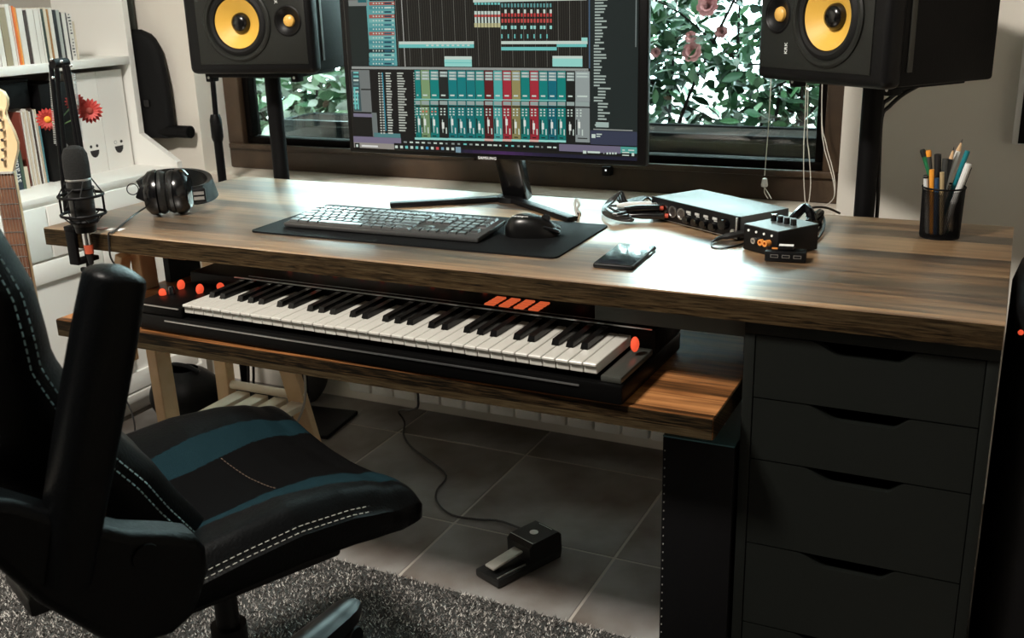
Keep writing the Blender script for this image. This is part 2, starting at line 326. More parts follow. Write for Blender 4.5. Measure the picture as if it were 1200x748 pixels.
def bush(name, label, cx, cy, base, top, rx, ry, n, weights, size, nparts, flowers, seed, gaps=(), sunny=False):
    random.seed(seed); np.random.seed(seed)
    root = thing(name, label, 'bush', (cx, cy, base))
    tw = MB(); tips = []
    for k in range(26):
        a = Vector((random.uniform(-.5, .5) * rx, random.uniform(-.3, .3) * ry, 0)); b = Vector((random.uniform(-1, 1) * rx, random.uniform(-1, 1) * ry, random.uniform(.35, 1.) * (top - base)))
        mid = a.lerp(b, .5) + Vector((random.uniform(-.1, .1), random.uniform(-.1, .1), random.uniform(-.05, .12)))
        tw.tube([a, mid, b], [.012, .009, .006, .004], 5, smooth=4); tips.append((a, mid, b))
        for q in range(3):
            t = random.uniform(.3, .95); s0 = a.lerp(mid, t) if t < .5 else mid.lerp(b, t); e = s0 + Vector((random.uniform(-.3, .3), random.uniform(-.2, .2), random.uniform(-.05, .25))); tw.tube([s0, s0.lerp(e, .5) + Vector((0, 0, .02)), e], .0035, 4, smooth=3); tips.append((s0, s0.lerp(e, .5), e))
    tw.build('branches', M_TWIG, root)
    P = []; S = []
    while len(P) < n:
        if random.random() < .3:
            a, m, b = random.choice(tips); t = random.random(); c = a.lerp(m, t * 2) if t < .5 else m.lerp(b, t * 2 - 1)
            c = c + Vector((random.gauss(0, .09), random.gauss(0, .09), random.gauss(0, .08)))
        else: c = Vector((random.uniform(-1, 1) * rx, random.uniform(-1, 1) * ry, random.uniform(.28, 1) * (top - base)))
        if c.z < 0.02 or c.z > (top - base) * 1.05: continue
        w = c + Vector((cx, cy, base)); bad = False
        for (gx, gz, gr) in gaps:
            if (w.x - gx) ** 2 + (w.z - gz) ** 2 < gr * gr * random.uniform(.7, 1.2): bad = True
        if bad: continue
        P.append(tuple(c)); S.append(random.uniform(.7, 1.25) * size)
    P = np.array(P); S = np.array(S); Rm = rand_rot(n); K = np.random.choice(len(weights), n, p=np.array(weights) / sum(weights))
    order = np.argsort(P[:, 1])           # nearest leaves become single parts
    vis = [i for i in order if True][:nparts]; rest = [i for i in order[nparts:]]
    for i in vis:
        o = link('leaf', leaf_me[K[i] + (5 if sunny else 0)], root); m = Matrix(Rm[i].tolist()).to_4x4(); o.matrix_basis = Matrix.Translation(P[i]) @ m @ Matrix.Scale(S[i], 4)
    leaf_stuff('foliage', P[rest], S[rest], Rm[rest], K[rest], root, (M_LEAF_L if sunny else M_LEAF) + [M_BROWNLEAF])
    for (x, y, z, r) in flowers:
        fo = MB()
        for ring, (nr, tilt, sc) in enumerate(((7, .35, 1.), (6, .8, .8), (5, 1.2, .55))):
            for q in range(nr):
                Mq = T(x - cx, y - cy, z - base) @ RX(PI / 2 * .8) @ RZ(2 * PI * q / nr + ring) @ RX(tilt) @ Matrix.Scale(r * sc * 1.15, 4)
                fo.add([(0, 0, 0), (.32, .35, .06), (.42, .75, .10), (.18, 1., .02), (-.18, 1., .02), (-.42, .75, .10), (-.32, .35, .06), (0, .6, .0)], [(0, 1, 7), (1, 2, 7), (2, 3, 7), (3, 4, 7), (4, 5, 7), (5, 6, 7), (6, 0, 7)], Mq)
        fo.build('pink_blossom', M_PINK, root, sharp=80)
    return root
fl_r = [(*at(812, 62, Y=1.8), .030), (*at(810, 44, Y=1.8), .018), (*at(830, 8, Y=1.8), .032), (*at(846, 38, Y=1.9), .020), (*at(769, 62, Y=1.85), .016)]
g1 = at(828, 112, Y=2.1); g2 = at(880, 45, Y=2.2); g3 = at(870, 8, Y=2.2); g4 = at(815, 25, Y=2.2); g5 = at(925, 75, Y=2.2)
bush('camellia_bush', 'camellia bush with dark leaves and pink blossoms outside right window', -1.02, 2.1, -.2, 1.42, .86, .33, 10000, [5.5, 4.5, 1.2, .3, .2], .060, 290, fl_r, 3, [(g1.x, g1.z, .085), (g2.x, g2.z, .05), (g3.x, g3.z, .08), (g4.x, g4.z, .035), (g5.x, g5.z, .045)])
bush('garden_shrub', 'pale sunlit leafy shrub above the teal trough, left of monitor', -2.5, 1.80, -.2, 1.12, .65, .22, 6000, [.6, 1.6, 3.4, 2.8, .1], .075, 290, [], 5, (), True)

# ------------------------------------------------------------------ desk
DW, DD, DZ, DT = 1.8492, .6398, .74, .0375
desk = thing('desk', 'long wood-grain desk with a pull-out keyboard shelf beneath it', 'desk', (-DW / 2, DD / 2, DZ - DT))
MB().box((0, 0, DT / 2), (DW, DD, DT), bev=.0016, seg=2).build('worktop', M_DESK, desk)
MB().box((0, -DD / 2 - .0006, DT / 2 - .0008), (DW - .002, .0016, DT - .003)).build('edge_band', M_EDGE, desk)
MB().box((-DW / 2 - .0006, 0, DT / 2 - .0008), (.0016, DD - .002, DT - .003)).build('edge_band', M_EDGE, desk)
TX0, TX1, TY0, TY1, TZ, TT = -1.757, -.380, -.083, .33, .572, .0365
kt = MB().bx(TX0, TX1, TY0, TY1, TZ - TT, TZ, bev=.0016).build('keyboard_shelf', M_SHELFWOOD, desk, W=True)
MB().bx(TX0 + .001, TX1 - .001, TY0 - .0014, TY0 + .0006, TZ - TT + .001, TZ - .002).build('shelf_edge_band', M_EDGE, desk, W=True)
MB().bx(TX1 - .0006, TX1 + .0012, TY0 + .001, TY1 - .001, TZ - TT + .001, TZ - .002).build('shelf_edge_band', M_EDGE, desk, W=True)
M_GREYB = mat('grey_beam_paint', (.06, .067, .061), .55, spec=.2)
MB().bx(-.62, -.367, .045, .085, .663, DZ - DT).build('support_beam', M_GREYB, desk, W=True)
for x in (TX0 + .02, TX1 - .02):
    MB().bx(x - .008, x + .008, .22, .32, TZ, DZ - DT).build('shelf_bracket', M_BLKM, desk, W=True)
MB().cyl((TX1 - .012, .0, TZ - TT - .004), (TX1 - .012, .02, TZ - TT - .012), .006).build('slide_end', M_WHITE, desk, W=True)
# small red bulbs fixed under the desk
for i, (x, y) in enumerate(((-1.666, .047), (-1.637, .050))):
    pass
ls = thing('string_light', 'string of tiny red bulbs along the underside of the desk above the piano keyboard', 'lights', (-1.1, .2, DZ - DT))
MB().tube([(-.566, -.15, -.004), (-.537, -.148, -.004), (-.3, -.02, -.004), (0, .0, -.004), (.3, -.01, -.004), (.5, .0, -.004)], .0015, 5).build('wire', M_CABLE, ls)
for x, y in ((-.566, -.153), (-.537, -.15), (-.34, -.03), (-.2, -.02), (-.05, 0), (.1, 0), (.25, -.01), (.4, 0), (.5, 0)):
    MB().ball((x, y, -.009), (.005, .005, .006), 8, 6).build('bulb', M_RED, ls)

# drawer unit
UX0, UX1, UY0, UY1 = -.3615, -.0010, .018, .60
du = thing('drawer_unit', 'dark grey five-drawer unit with notched drawer fronts under desk right end', 'drawer unit', ((UX0 + UX1) / 2, (UY0 + UY1) / 2, 0))
UT = DZ - DT; pw = .0165
b = MB(); b.bx(UX0, UX0 + pw, UY0, UY1, .012, UT - .0235, bev=.001); b.bx(UX1 - pw, UX1, UY0, UY1, .012, UT - .0235, bev=.001); b.bx(UX0, UX1, UY0, UY1, UT - .0235, UT, bev=.001); b.bx(UX0 + pw, UX1 - pw, UY1 - .012, UY1, .012, UT - .024)
b.bx(UX0 + pw, UX1 - pw, UY0 + .02, UY1 - .012, .012, .03)
b.build('carcass', M_ALEX, du, W=True)
zb = [UT - .0245, .5735, .4680, .3165, .1650, .016]
for k in range(5):
    z1, z0 = zb[k] - .0012, zb[k + 1] + .0012; x0, x1 = UX0 + pw + .0015, UX1 - pw - .0015; w = x1 - x0
    poly = [(x0, z0), (x1, z0), (x1, z1)]
    for t in np.linspace(0, 1, 9): poly.append((x1 - w * (.275 + .085 * t), z1 - .0195 * smoothstep(0, 1, t)))
    for t in np.linspace(0, 1, 11): poly.append((x1 - w * (.60 + .15 * t), z1 - .0195 * (1 - smoothstep(0, 1, t))))
    poly.append((x0, z1))
    Mx = Matrix(((1, 0, 0, 0), (0, 0, 1, 0), (0, 1, 0, 0), (0, 0, 0, 1)))
    d = MB().prism(poly, UY0 + .002, UY0 + .018, Mx).build('drawer', M_ALEX, du, W=True, sharp=25)
    dd = MB(); dz = z0 + .006; dt = z1 - .022
    dd.bx(x0 + .008, x0 + .018, UY0 + .018, UY1 - .04, dz, dt); dd.bx(x1 - .018, x1 - .008, UY0 + .018, UY1 - .04, dz, dt); dd.bx(x0 + .018, x1 - .018, UY1 - .05, UY1 - .04, dz, dt); dd.bx(x0 + .018, x1 - .018, UY0 + .018, UY1 - .05, dz, dz + .006)
    dd.build('drawer_box', M_ALEX, d, W=True)
for x in (UX0 + .04, UX1 - .04):
    for y in (UY0 + .05, UY1 - .05): MB().cyl((x, y, 0), (x, y, .012), .014).build('foot', M_BLK, du, W=True)

# trestle with slatted shelf
tr_ = thing('trestle', 'pine trestle with slatted shelf under the left end of the desk', 'trestle', (-1.70, .30, 0))
def leg(p0, p1, w, d, m=M_PINE, name='leg'):
    p0 = Vector(p0); p1 = Vector(p1); ax = (p1 - p0); n = ax.length; ax.normalize(); yy = Vector((0, 1, 0)); xx = yy.cross(ax).normalized(); y2 = ax.cross(xx)
    Mx = Matrix((( xx.x, y2.x, ax.x, p0.x), (xx.y, y2.y, ax.y, p0.y), (xx.z, y2.z, ax.z, p0.z), (0, 0, 0, 1)))
    return MB().box((0, 0, n / 2), (w, d, n), Mx, bev=.002, seg=1).build(name, m, tr_, W=True)
YFr, YBk = .17, .42; ztop = .655
leg((-1.735, YFr, 0), (-1.755, YFr, ztop), .030, .046); leg((-1.985, YFr - .035, 0), (-1.775, YFr - .035, ztop), .022, .03)
leg((-1.785, YBk, 0), (-1.785, YBk, ztop), .040, .03); leg((-1.50, YBk, 0), (-1.66, YBk, ztop), .050, .022)
MB().bx(-1.80, -1.60, YFr - .03, YFr + .03, ztop, UT, bev=.002).build('top_beam', M_PINE, tr_, W=True)
MB().bx(-1.80, -1.60, YBk - .03, YBk + .03, ztop, UT, bev=.002).build('top_beam', M_PINE, tr_, W=True)
MB().bx(-1.845, -1.79, YFr - .05, YFr - .018, .40, .445, bev=.002).build('rail_end', M_PINE, tr_, W=True)
zs = .215
MB().cyl((-1.765, YBk - .0, zs + .028), (-1.535, YBk - .0, zs + .028), .011).build('dowel', M_PINEW, tr_, W=True)
for k in range(4):
    x = -1.745 + k * .058; MB().bx(x, x + .040, .13, YBk - .004, zs, zs + .016, bev=.002).build('shelf_slat', M_PINEW, tr_, W=True)
MB().cyl((-1.585, YBk - .012, .21), (-1.585, YBk - .016, .21), .006).build('bolt', M_STEEL, tr_, W=True)
MB().bx(-1.75, -1.53, .15, .17, zs - .02, zs).build('shelf_rail', M_PINEW, tr_, W=True)

# rack case beside the drawer unit
rk = thing('rack_case', 'low black equipment rack standing left of the drawer unit', 'rack', (-.43, .26, 0))
MB().bx(-.488, -.368, .012, .50, 0, .4845, bev=.003).build('case', M_BLKM, rk, W=True)
b = MB()
for k in range(28): b.bx(-.4842, -.4825, .0105, .0125, .03 + k * .0159, .0322 + k * .0159)
b.build('rack_rail_holes', mat('bare_metal_dots', (.2, .2, .19), .5), rk, W=True)
MB().bx(-.4875, -.3685, .0125, .499, .4845, .487).build('top_reflection', mat('teal_reflection', (.03, .10, .12), .35), rk, W=True)  # teal layer paints the window light reflected on the rack top

# ------------------------------------------------------------------ radiator, left cupboard
rad = thing('radiator', 'white sectional radiator on the wall under the window behind the desk', 'radiator', (-1.25, .86, .085))
sm = MB(); sm.box((0, 0, .265), (.074, .075, .53), bev=.008); sme = sm.mesh('section', M_WHITE)
for k in range(13):
    o = link('section', sme, rad); o.location = (-.405 + k * .0765, 0, 0)
MB().cyl((-.46, 0, .05), (.56, 0, .05), .014).build('header_pipe', M_WHITE, rad); MB().bx(-.4, .5, .04, .098, .3, .34).build('wall_bracket', M_WHITE, rad)

cb_ = thing('cupboard', 'white built-in cupboard with a hutch along the left wall', 'cupboard', (-2.5, 0, 0))
CX, CY1, CY0 = -2.305, .868, -.35
b = MB(); b.bx(XL, CX + .004, CY0, CY1, .055, .689); b.bx(XL, CX - .03, CY0, CY1, 0, .055); b.build('cabinet_body', M_WHITE, cb_, W=True)
MB().bx(XL, CX + .012, CY0, CY1, .6905, .7065, bev=.002).build('counter', M_WHITE, cb_, W=True)
for y0, y1 in ((-.10, .375), (.38, CY1 - .025)):
    d = MB().bx(CX + .004, CX + .018, y0, y1, .545, .682, bev=.0015).build('drawer_front', M_WHITE, cb_, W=True)
for y0, y1 in ((-.10, .22), (.225, .54), (.545, CY1 - .022)):
    b = MB(); x0, x1 = CX + .004, CX + .018; st = .055; z0, z1 = .085, .538
    b.bx(x0, x1, y0, y1, z0, z0 + st, bev=.001); b.bx(x0, x1, y0, y1, z1 - st, z1, bev=.001); b.bx(x0, x1, y0, y0 + st, z0 + st, z1 - st, bev=.001); b.bx(x0, x1, y1 - st, y1, z0 + st, z1 - st, bev=.001)
    d = b.build('door', M_WHITE, cb_, W=True); MB().bx(x0, x0 + .005, y0 + st, y1 - st, z0 + st, z1 - st).build('door_panel', M_WHITE, d, W=True)
MB().bx(CX + .004, CX + .022, CY0, CY1, .055, .079, bev=.002).build('plinth_strip', M_WHITE, cb_, W=True)
HX = -2.42
prof = [(XL, 0), (CX + .02, 0), (CX + .02, .722), (HX, .802), (HX, 1.75), (XL, 1.75)]
MB().prism(prof, 0, .02, T(0, CY1 + .02, 0) @ RX(PI / 2)).build('end_panel', M_WHITE, cb_, W=True)
MB().bx(XL, HX, CY0, CY1, 1.0085, 1.032, bev=.002).build('hutch_shelf', M_WHITE, cb_, W=True)
MB().bx(XL, HX, CY0, CY1, 1.50, 1.525, bev=.002).build('hutch_top', M_WHITE, cb_, W=True)
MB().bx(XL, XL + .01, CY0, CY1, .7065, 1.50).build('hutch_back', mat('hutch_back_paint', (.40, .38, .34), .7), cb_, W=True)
# books
BOOKCOL = {'white': (.72, .70, .66), 'cream': (.66, .58, .46), 'pinkish': (.68, .52, .46), 'tan': (.30, .25, .16), 'orange': (.75, .16, .02), 'amber': (.80, .32, .06), 'brown': (.05, .03, .025), 'dark green': (.035, .055, .045), 'ochre': (.40, .20, .06), 'black': (.015, .016, .02), 'grey': (.40, .42, .40), 'teal': (.10, .28, .33), 'navy': (.012, .028, .05), 'green': (.06, .10, .07), 'rust': (.20, .045, .03), 'beige': (.58, .48, .36)}
def book(y0, y1, z0, h, dep, colname, label, group, xf=-2.45, cat='book'):
    t = thing('book', label, cat, (xf - dep / 2, (y0 + y1) / 2, z0), 0, group); w = y1 - y0; c = BOOKCOL[colname]
    m = mat('cover_' + colname.replace(' ', '_'), c, .55); pg = mat('paper_pages', (.62, .57, .47), .85)
    b = MB(); ct = min(.0018, w * .2); x = dep / 2
    b.bx(-x, x, -w / 2 + .0003, -w / 2 + ct, 0, h); b.bx(-x, x, w / 2 - ct, w / 2 - .0003, 0, h); b.bx(x - .003, x, -w / 2 + ct, w / 2 - ct, 0, h)
    b.build('cover', m, t); MB().bx(-x + .003, x - .003, -w / 2 + ct, w / 2 - ct, .003, h - .003).build('pages', pg, t); return t
BK = [(0, 25, 'white', 30), (30, 82, 'white', 150), (85, 156, 'tan', 70), (158, 204, 'white', 48), (204, 226, 'pinkish', 75), (226, 250, 'orange', 72), (250, 272, 'amber', 72), (274, 338, 'white', 95), (340, 376, 'brown', 100), (378, 450, 'white', 100), (452, 506, 'white', 105), (506, 530, 'white', 90), (531, 556, 'dark green', 85), (556, 590, 'cream', 75), (590, 611, 'ochre', 100), (611, 652, 'white', 95), (652, 690, 'black', 100), (690, 728, 'grey', 108), (729, 745, 'black', 125), (745, 788, 'white', 130), (788, 800, 'black', 150), (800, 850, 'white', 165), (852, 874, 'cream', 235)]
ORD = ['first', 'second', 'third', 'fourth', 'fifth', 'sixth', 'seventh', 'eighth', 'ninth', 'tenth', 'eleventh', 'twelfth', 'thirteenth', 'fourteenth', 'fifteenth', 'sixteenth', 'seventeenth', 'eighteenth', 'nineteenth', 'twentieth']
EXTRA = {2: 'wide olive tan book, leftmost of its colour on the upper shelf', 4: 'pinkish white book just left of the orange book on the upper shelf', 5: 'bright orange spined book on the upper shelf', 6: 'amber yellow book just right of the orange one on upper shelf', 8: 'dark brown book between white books on the upper shelf', 12: 'dark green thin book midway along the upper shelf', 13: 'cream paperback just right of the dark green book', 14: 'thin ochre brown book beside the cream paperback on upper shelf', 16: 'wide black book right of the ochre one on upper shelf', 17: 'pale grey book just right of the wide black one', 18: 'very thin black book right of the pale grey one', 20: 'very thin black book second from right end of upper shelf books', 21: 'white book with printed marks on spine near right end of shelf', 22: 'short cream booklet at the right end of the upper shelf row', 0: 'white book cut by the photo edge, leftmost on upper shelf', 1: 'white book just left of the olive tan one on upper shelf', 3: 'tall white book just right of the olive tan one', 7: 'white book between the amber and the dark brown books', 9: 'wide white book just right of the dark brown one', 10: 'white book second to the right of the dark brown one', 11: 'thin white book just left of the dark green one', 15: 'white book just left of the wide black one', 19: 'tall white book between the two very thin black books'}
SH = 1.032
for k, (a, c, colr, topy) in enumerate(BK):
    y0 = at(a / 9.345, 79 - a / 9.345 * .11, X=-2.45).y; y1 = at(c / 9.345, 79 - c / 9.345 * .11, X=-2.45).y
    xa = (a + c) / 2 / 9.345 - 10; h = min(.2, max(.10, at(max(xa, -5), topy / 9.345, X=-2.45).z - SH)); h += random.uniform(-.003, .003)
    t = book(y0 + .0005, y1 - .0005, SH, h, random.uniform(.12, .16), colr, EXTRA[k], 'books on the upper shelf')
    if k == 21:
        b = MB()
        for q in range(14):
            if random.random() < .75: b.bx(.0702, .0706, random.uniform(-.006, 0), random.uniform(.001, .006), .012 + q * .0085, .016 + q * .0085)
        b.v = [(p[0] - .0702 + t.children[0].data.vertices[0].co.x * -1 if False else p[0], p[1], p[2]) for p in b.v]
        dep = max(v.co.x for v in t.children[0].data.vertices)
        b.v = [(p[0] - .0702 + dep, p[1], p[2]) for p in b.v]; b.build('spine_print', mat('ink', (.06, .06, .07), .7), t)
CT = .7065
LB = [(13, 17.5, 'grey', 150, 'pale grey book beside the dark navy book on the counter'), (18, 26.5, 'navy', 172, 'dark navy book with white lettering standing on the counter by the guitar'), (27, 30.5, 'green', 176, 'short dark green book right of the navy book'), (30.5, 35, 'cream', 196, 'short cream book beside the white sleeves on the counter')]
for a, c, colr, ty, lab in LB:
    y0 = at(a, 214, X=-2.44).y; y1 = at(c, 212, X=-2.44).y; h = at((a + c) / 2 - 5, ty, X=-2.44).z - CT
    t = book(y0 + .0004, y1 - .0004, CT, h, .13, colr, lab, 'books and sleeves on the counter', -2.44)
    if colr == 'navy': text('spine_lettering', 'strada', .026, mat('white_print', (.8, .8, .78), .6), t, T(.0652, 0, h * .45) @ RZ(PI / 2) @ RX(PI / 2) @ RZ(PI / 2), label='white vertical lettering')
nsl = 8; SL = ['rust', 'white', 'cream', 'white', 'beige', 'white', 'brown', 'white', 'beige', 'teal']
SLL = ['rust red record sleeve, leftmost of the sleeves on the counter', 'white sleeve just right of the rust red one', 'cream sleeve second right of the rust red one', 'white sleeve between the cream and the beige sleeves', 'beige sleeve in the middle of the row on the counter', 'white sleeve left of the thin brown one', 'thin brown sleeve among white ones on the counter', 'white sleeve right of the thin brown one', 'beige sleeve just left of the teal one', 'teal blue sleeve at the right end of the row on the counter']
y0 = at(35, 211, X=-2.46).y; y1 = at(57, 207, X=-2.46).y
for k, colr in enumerate(SL):
    a = y0 + (y1 - y0) * k / 10; c = y0 + (y1 - y0) * (k + 1) / 10
    book(a + .0005, c - .0008, CT, .205 + random.uniform(-.006, .004) - (.02 if k == 9 else 0), .2, colr, SLL[k], 'books and sleeves on the counter', -2.46, 'sleeve')
bi = thing('black_upright_block', 'black upright block between record sleeves and white magazine files', 'dark_block', (-2.55, (y1 + .667) / 2 + .002, CT))  # black block filling the space between sleeves and files
hw = (.667 - y1) / 2 - .004
MB().box((0, 0, .135), (.2, 2 * hw, .27), bev=.003).build('box', M_BLK, bi)
MB().lathe([(.012, 0), (.012, .002), (.008, .002), (.008, 0)], 14, T(.1, 0, .09) @ RY(PI / 2)).build('finger_ring', M_STEEL, bi)
bb = thing('flat_black_block', 'flat black block above the record sleeves', 'box', (-2.57, (y0 + y1) / 2 - .06, CT + .210))  # black block filling the space above the sleeves
MB().box((0, 0, .036), (.2, (y1 - y0) + .10, .070), bev=.003).build('box', M_BLKM, bb); MB().box((0, 0, .0745), (.204, (y1 - y0) + .104, .007), bev=.001).build('top_layer', M_BLKM, bb)
# white magazine files with smiling cut-outs
M_HOLE = mat('hole_dark', (.02, .02, .022), .8)
for k, (a, c, lab) in enumerate(((.671, .758, 'white magazine file with a smiling cut-out, left one of the pair'), (.760, .858, 'white magazine file with a smiling cut-out, right one by the end panel'))):
    t = thing('magazine_file', lab, 'magazine file', (-2.56, (a + c) / 2, CT), 0, 'white magazine files on the counter'); w = c - a
    h = .288; b = MB()
    b.bx(.106, .11, -w / 2, w / 2, 0, h); b.bx(-.11, -.106, -w / 2, w / 2, 0, h - .1); b.bx(-.106, .106, -w / 2, w / 2, 0, .004)
    for sgn in (-1, 1): b.prism([(-.106, .004), (.106, .004), (.106, h), (.03, h), (-.106, h - .1)], -.002, .002, T(0, sgn * (w / 2 - .002), 0) @ RX(PI / 2))
    b.build('file_body', M_WHITECARD, t)
    ey = .078; 
    for s2 in (-1, 1): 
        e = MB().lathe([(.0045, 0), (.0045, .0012)], 12, T(.1095, s2 * .0115, ey) @ RY(PI / 2)).build('eye_hole', M_HOLE if not (k == 1 and s2 == -1) else M_WHITECARD, t)
        if k == 1 and s2 == -1: MB().lathe([(.0055, 0), (.0055, .001), (.0042, .001), (.0042, 0)], 12, T(.1098, s2 * .0115, ey) @ RY(PI / 2)).build('eye_ring', mat('grey_ring', (.3, .3, .3), .6), t)
    pts = [(.0165 * math.cos(q), .021 * math.sin(q)) for q in np.linspace(PI, 2 * PI, 14)]
    MB().prism(pts, 0, .0012, T(.1095, 0, ey - .012) @ RY(PI / 2) @ RZ(PI / 2)).build('mouth_hole', M_HOLE, t)

# gig bag hung in the corner
bgx = at(200, 100, Y=.93).x
bg = thing('gig_bag', 'black padded gig bag hanging in the corner beside the cupboard end panel', 'bag', (bgx - .085, .925, .70))
def bagf(u, v):
    a = 2 * PI * u; ztop = .405; z = .085 + v * (ztop - .085); w = interp(v, [0, .5, .82, .94, 1], [.080, .086, .080, .06, .02])
    ca, sa = math.cos(a), math.sin(a); return (w * math.copysign(abs(ca) ** .7, ca) - .02 * v * v, .026 * math.copysign(abs(sa) ** .8, sa) * (1 if v < .98 else .3), z)
b = MB(); b.grid(bagf, 28, 24, True); b.build('bag_body', mat('black_nylon', (.004, .0042, .0045), .75, spec=.2, bump=(40, .4)), bg)
rx1 = at(226, 162, Y=.925).x - (bgx - .085)
MB().tube([(-.05, -.005, .105), (.05, -.006, .105), (rx1 - .02, -.004, .105), (rx1 - .004, -.004, .105), (rx1, -.004, .105)], [.019, .019, .019, .019, .012], 14).build('rolled_end', M_VINYL, bg)
MB().box((.012, -.029, .19), (.026, .006, .022), bev=.002).build('buckle', M_BLKG, bg)
MB().box((-.055, .005, .50), (.045, .03, .26), bev=.008).build('upper_piece', mat('grey_green_matte', (.045, .055, .048), .8), bg)  # grey green upright piece above the bag body
# floor bags under the desk
for (x, y, r, nm, lab, m) in ((-2.12, .615, (.11, .10, .085), 'bag', 'slumped black bag on the floor beside cupboard end', M_VINYL), (-1.90, .89, (.075, .055, .085), 'bag', 'dark grey rounded bag on the floor behind the trestle', mat('charcoal_fabric', (.03, .031, .031), .8))):
    t = thing(nm, lab, 'bag', (x, y, 0)); b = MB(); b.grid(lambda u, v: (r[0] * math.cos(2 * PI * u) * (math.sin(PI * (v * .9 + .05)) ** .5) * (1 + .06 * math.sin(9 * u * 2)), r[1] * math.sin(2 * PI * u) * (math.sin(PI * (v * .9 + .05)) ** .5), r[2] * 2 * (v ** .9)), 28, 14, True); b.build('bag_body', m, t)
    MB().tube([(-.05, 0, r[2] * 1.95), (-.02, -.01, r[2] * 2.15), (.03, -.01, r[2] * 2.15), (.06, 0, r[2] * 1.95)], .007, 8).build('bag_handle', m, t)

# ------------------------------------------------------------------ monitor
MY = .50
mo = thing('computer_monitor', 'large black flat monitor showing a music mixing program, centre of desk', 'monitor', (-1.047, MY, DZ))
BL = at(410, 178, Y=MY); BR = at(757, 196, Y=MY)
mx0, mx1 = BL.x, BR.x; mz0 = (BL.z + BR.z) / 2; mz1 = mz0 + .425
b = MB(); b.bx(mx0, mx1, MY, MY + .022, mz0, mz1, bev=.004); b.bx(mx0 + .08, mx1 - .08, MY + .022, MY + .045, mz0 + .06, mz1 - .08, bev=.012); b.build('housing', M_BLK, mo, W=True)
SL_ = at(416, 174, Y=MY); SR_ = at(747, 187, Y=MY); sx0, sx1, sz0 = SL_.x, SR_.x, (SL_.z + SR_.z) / 2; sz1 = sz0 + (sx1 - sx0) * 9 / 16
scr = MB().bx(sx0 - .002, sx1 + .002, MY - .0012, MY, sz0 - .002, sz1 + .002).build('screen', mat('screen_black', (.01, .01, .01), .2), mo, W=True)
class UI:
    def __init__(s): s.v = []; s.f = []; s.c = []
    def r(s, x0, y0, x1, y1, col, layer=0, sl=True):
        ym = (y0 + y1) / 2; xm = (x0 + x1) / 2
        a = at(x0, ym, Y=MY).x; c = at(x1, ym, Y=MY).x; z1 = at(xm, y0, Y=MY).z; z0 = at(xm, y1, Y=MY).z
        s.q(a, c, z0, z1, col, layer)
    def q(s, a, c, z0, z1, col, layer=0):
        a = max(a, sx0); c = min(c, sx1); z0 = max(z0, sz0); z1 = min(z1, sz1)
        if c <= a or z1 <= z0: return
        y = MY - .0014 - .00025 * layer; o = len(s.v); s.v += [(a, y, z0), (c, y, z0), (c, y, z1), (a, y, z1)]; s.f.append((o, o + 1, o + 2, o + 3)); s.c.append(col)
def sr(r, g, b): return tuple((x / 255 / 12.92 if x / 255 <= .04045 else ((x / 255 + .055) / 1.055) ** 2.4) for x in (r, g, b))
ui = UI(); TEAL = sr(0, 128, 122); LT = sr(110, 195, 190); PALE = sr(150, 215, 205); WHT = sr(200, 215, 205); DK = sr(26, 36, 34); BLKc = sr(18, 18, 16)
ui.q(sx0, sx1, sz0, sz1, BLKc, 0)
def Zp(y, x=580): return at(x, y, Y=MY).z
def Xp(x, y=90): return at(x, y, Y=MY).x
random.seed(11)
# left inspector, track list, arrange view, continuing up to the top of the screen
ui.q(Xp(410, 30), Xp(432, 40), Zp(78, 420), sz1, DK, 1); ui.r(409, 0, 431, 7, sr(130, 135, 130), 2); ui.r(420, 0, 430, 3, sr(30, 100, 105), 3)
ui.q(Xp(432, 40), Xp(464, 40), Zp(77, 448), sz1, sr(95, 165, 165), 1)
ui.q(Xp(465, 40), Xp(692, 40), Zp(80, 580), sz1, sr(22, 21, 17), 1)
rows = [(i, 77 - 5.05 * i) for i in range(44)]
for i, y in rows:
    red = i in (7, 11, 14, 22, 27, 31); blk = i in (3, 7, 14, 15, 20, 29)
    ui.r(433, y - 4.4, 463, y - .2, sr(165, 90, 80) if red else (sr(20, 40, 45) if blk else random.choice([sr(95, 160, 160), sr(70, 140, 145), sr(120, 180, 175)])), 2)
    for q in range(4): ui.r(437.5 + q * 3.4, y - 3.2, 439 + q * 3.4, y - 1.6, WHT, 3)
    ui.r(451, y - 3.3, 459, y - 1.5, random.choice([sr(40, 90, 110), WHT, sr(20, 60, 80)]), 3); ui.r(460.3, y - 3.2, 462, y - 1.6, WHT, 3)
for q in range(84):
    x = 467 + q * 2.68; strong = q % 5 == 0; ui.q(Xp(x, 60), Xp(x + (.55 if strong else .35), 60), Zp(78), sz1, sr(105, 105, 98) if strong else sr(62, 60, 54), 2)
ui.q(Xp(474, 60), Xp(474.9, 60), Zp(78, 475), sz1, sr(170, 170, 165), 3)
ui.r(468, 48.5, 556, 51.8, WHT, 4); ui.r(468, 51.8, 556, 56, LT, 4)
for q in range(9): ui.r(500 + q * 6, 52.4, 503 + q * 6, 54, WHT, 5)
ui.r(521.5, 66, 553.5, 69.5, WHT, 4); ui.r(521.5, 69.5, 553.5, 78, PALE, 4); ui.r(522, 73, 553, 74, LT, 5)
for q in range(8):
    x = 556.5 + q * 3.9; ui.r(x, 3, x + 2.7, 5.5, LT, 4); ui.r(x, 13, x + 2.9, 17, WHT, 4); ui.r(x, 17, x + 2.9, 20, sr(185, 70, 65), 4); ui.r(x + .5, 20, x + 2.7, 27, WHT, 4); ui.r(x, 27, x + 3.2, 32, sr(190, 185, 140), 4)
ui.r(555, -4, 688, 1.5, WHT, 4)
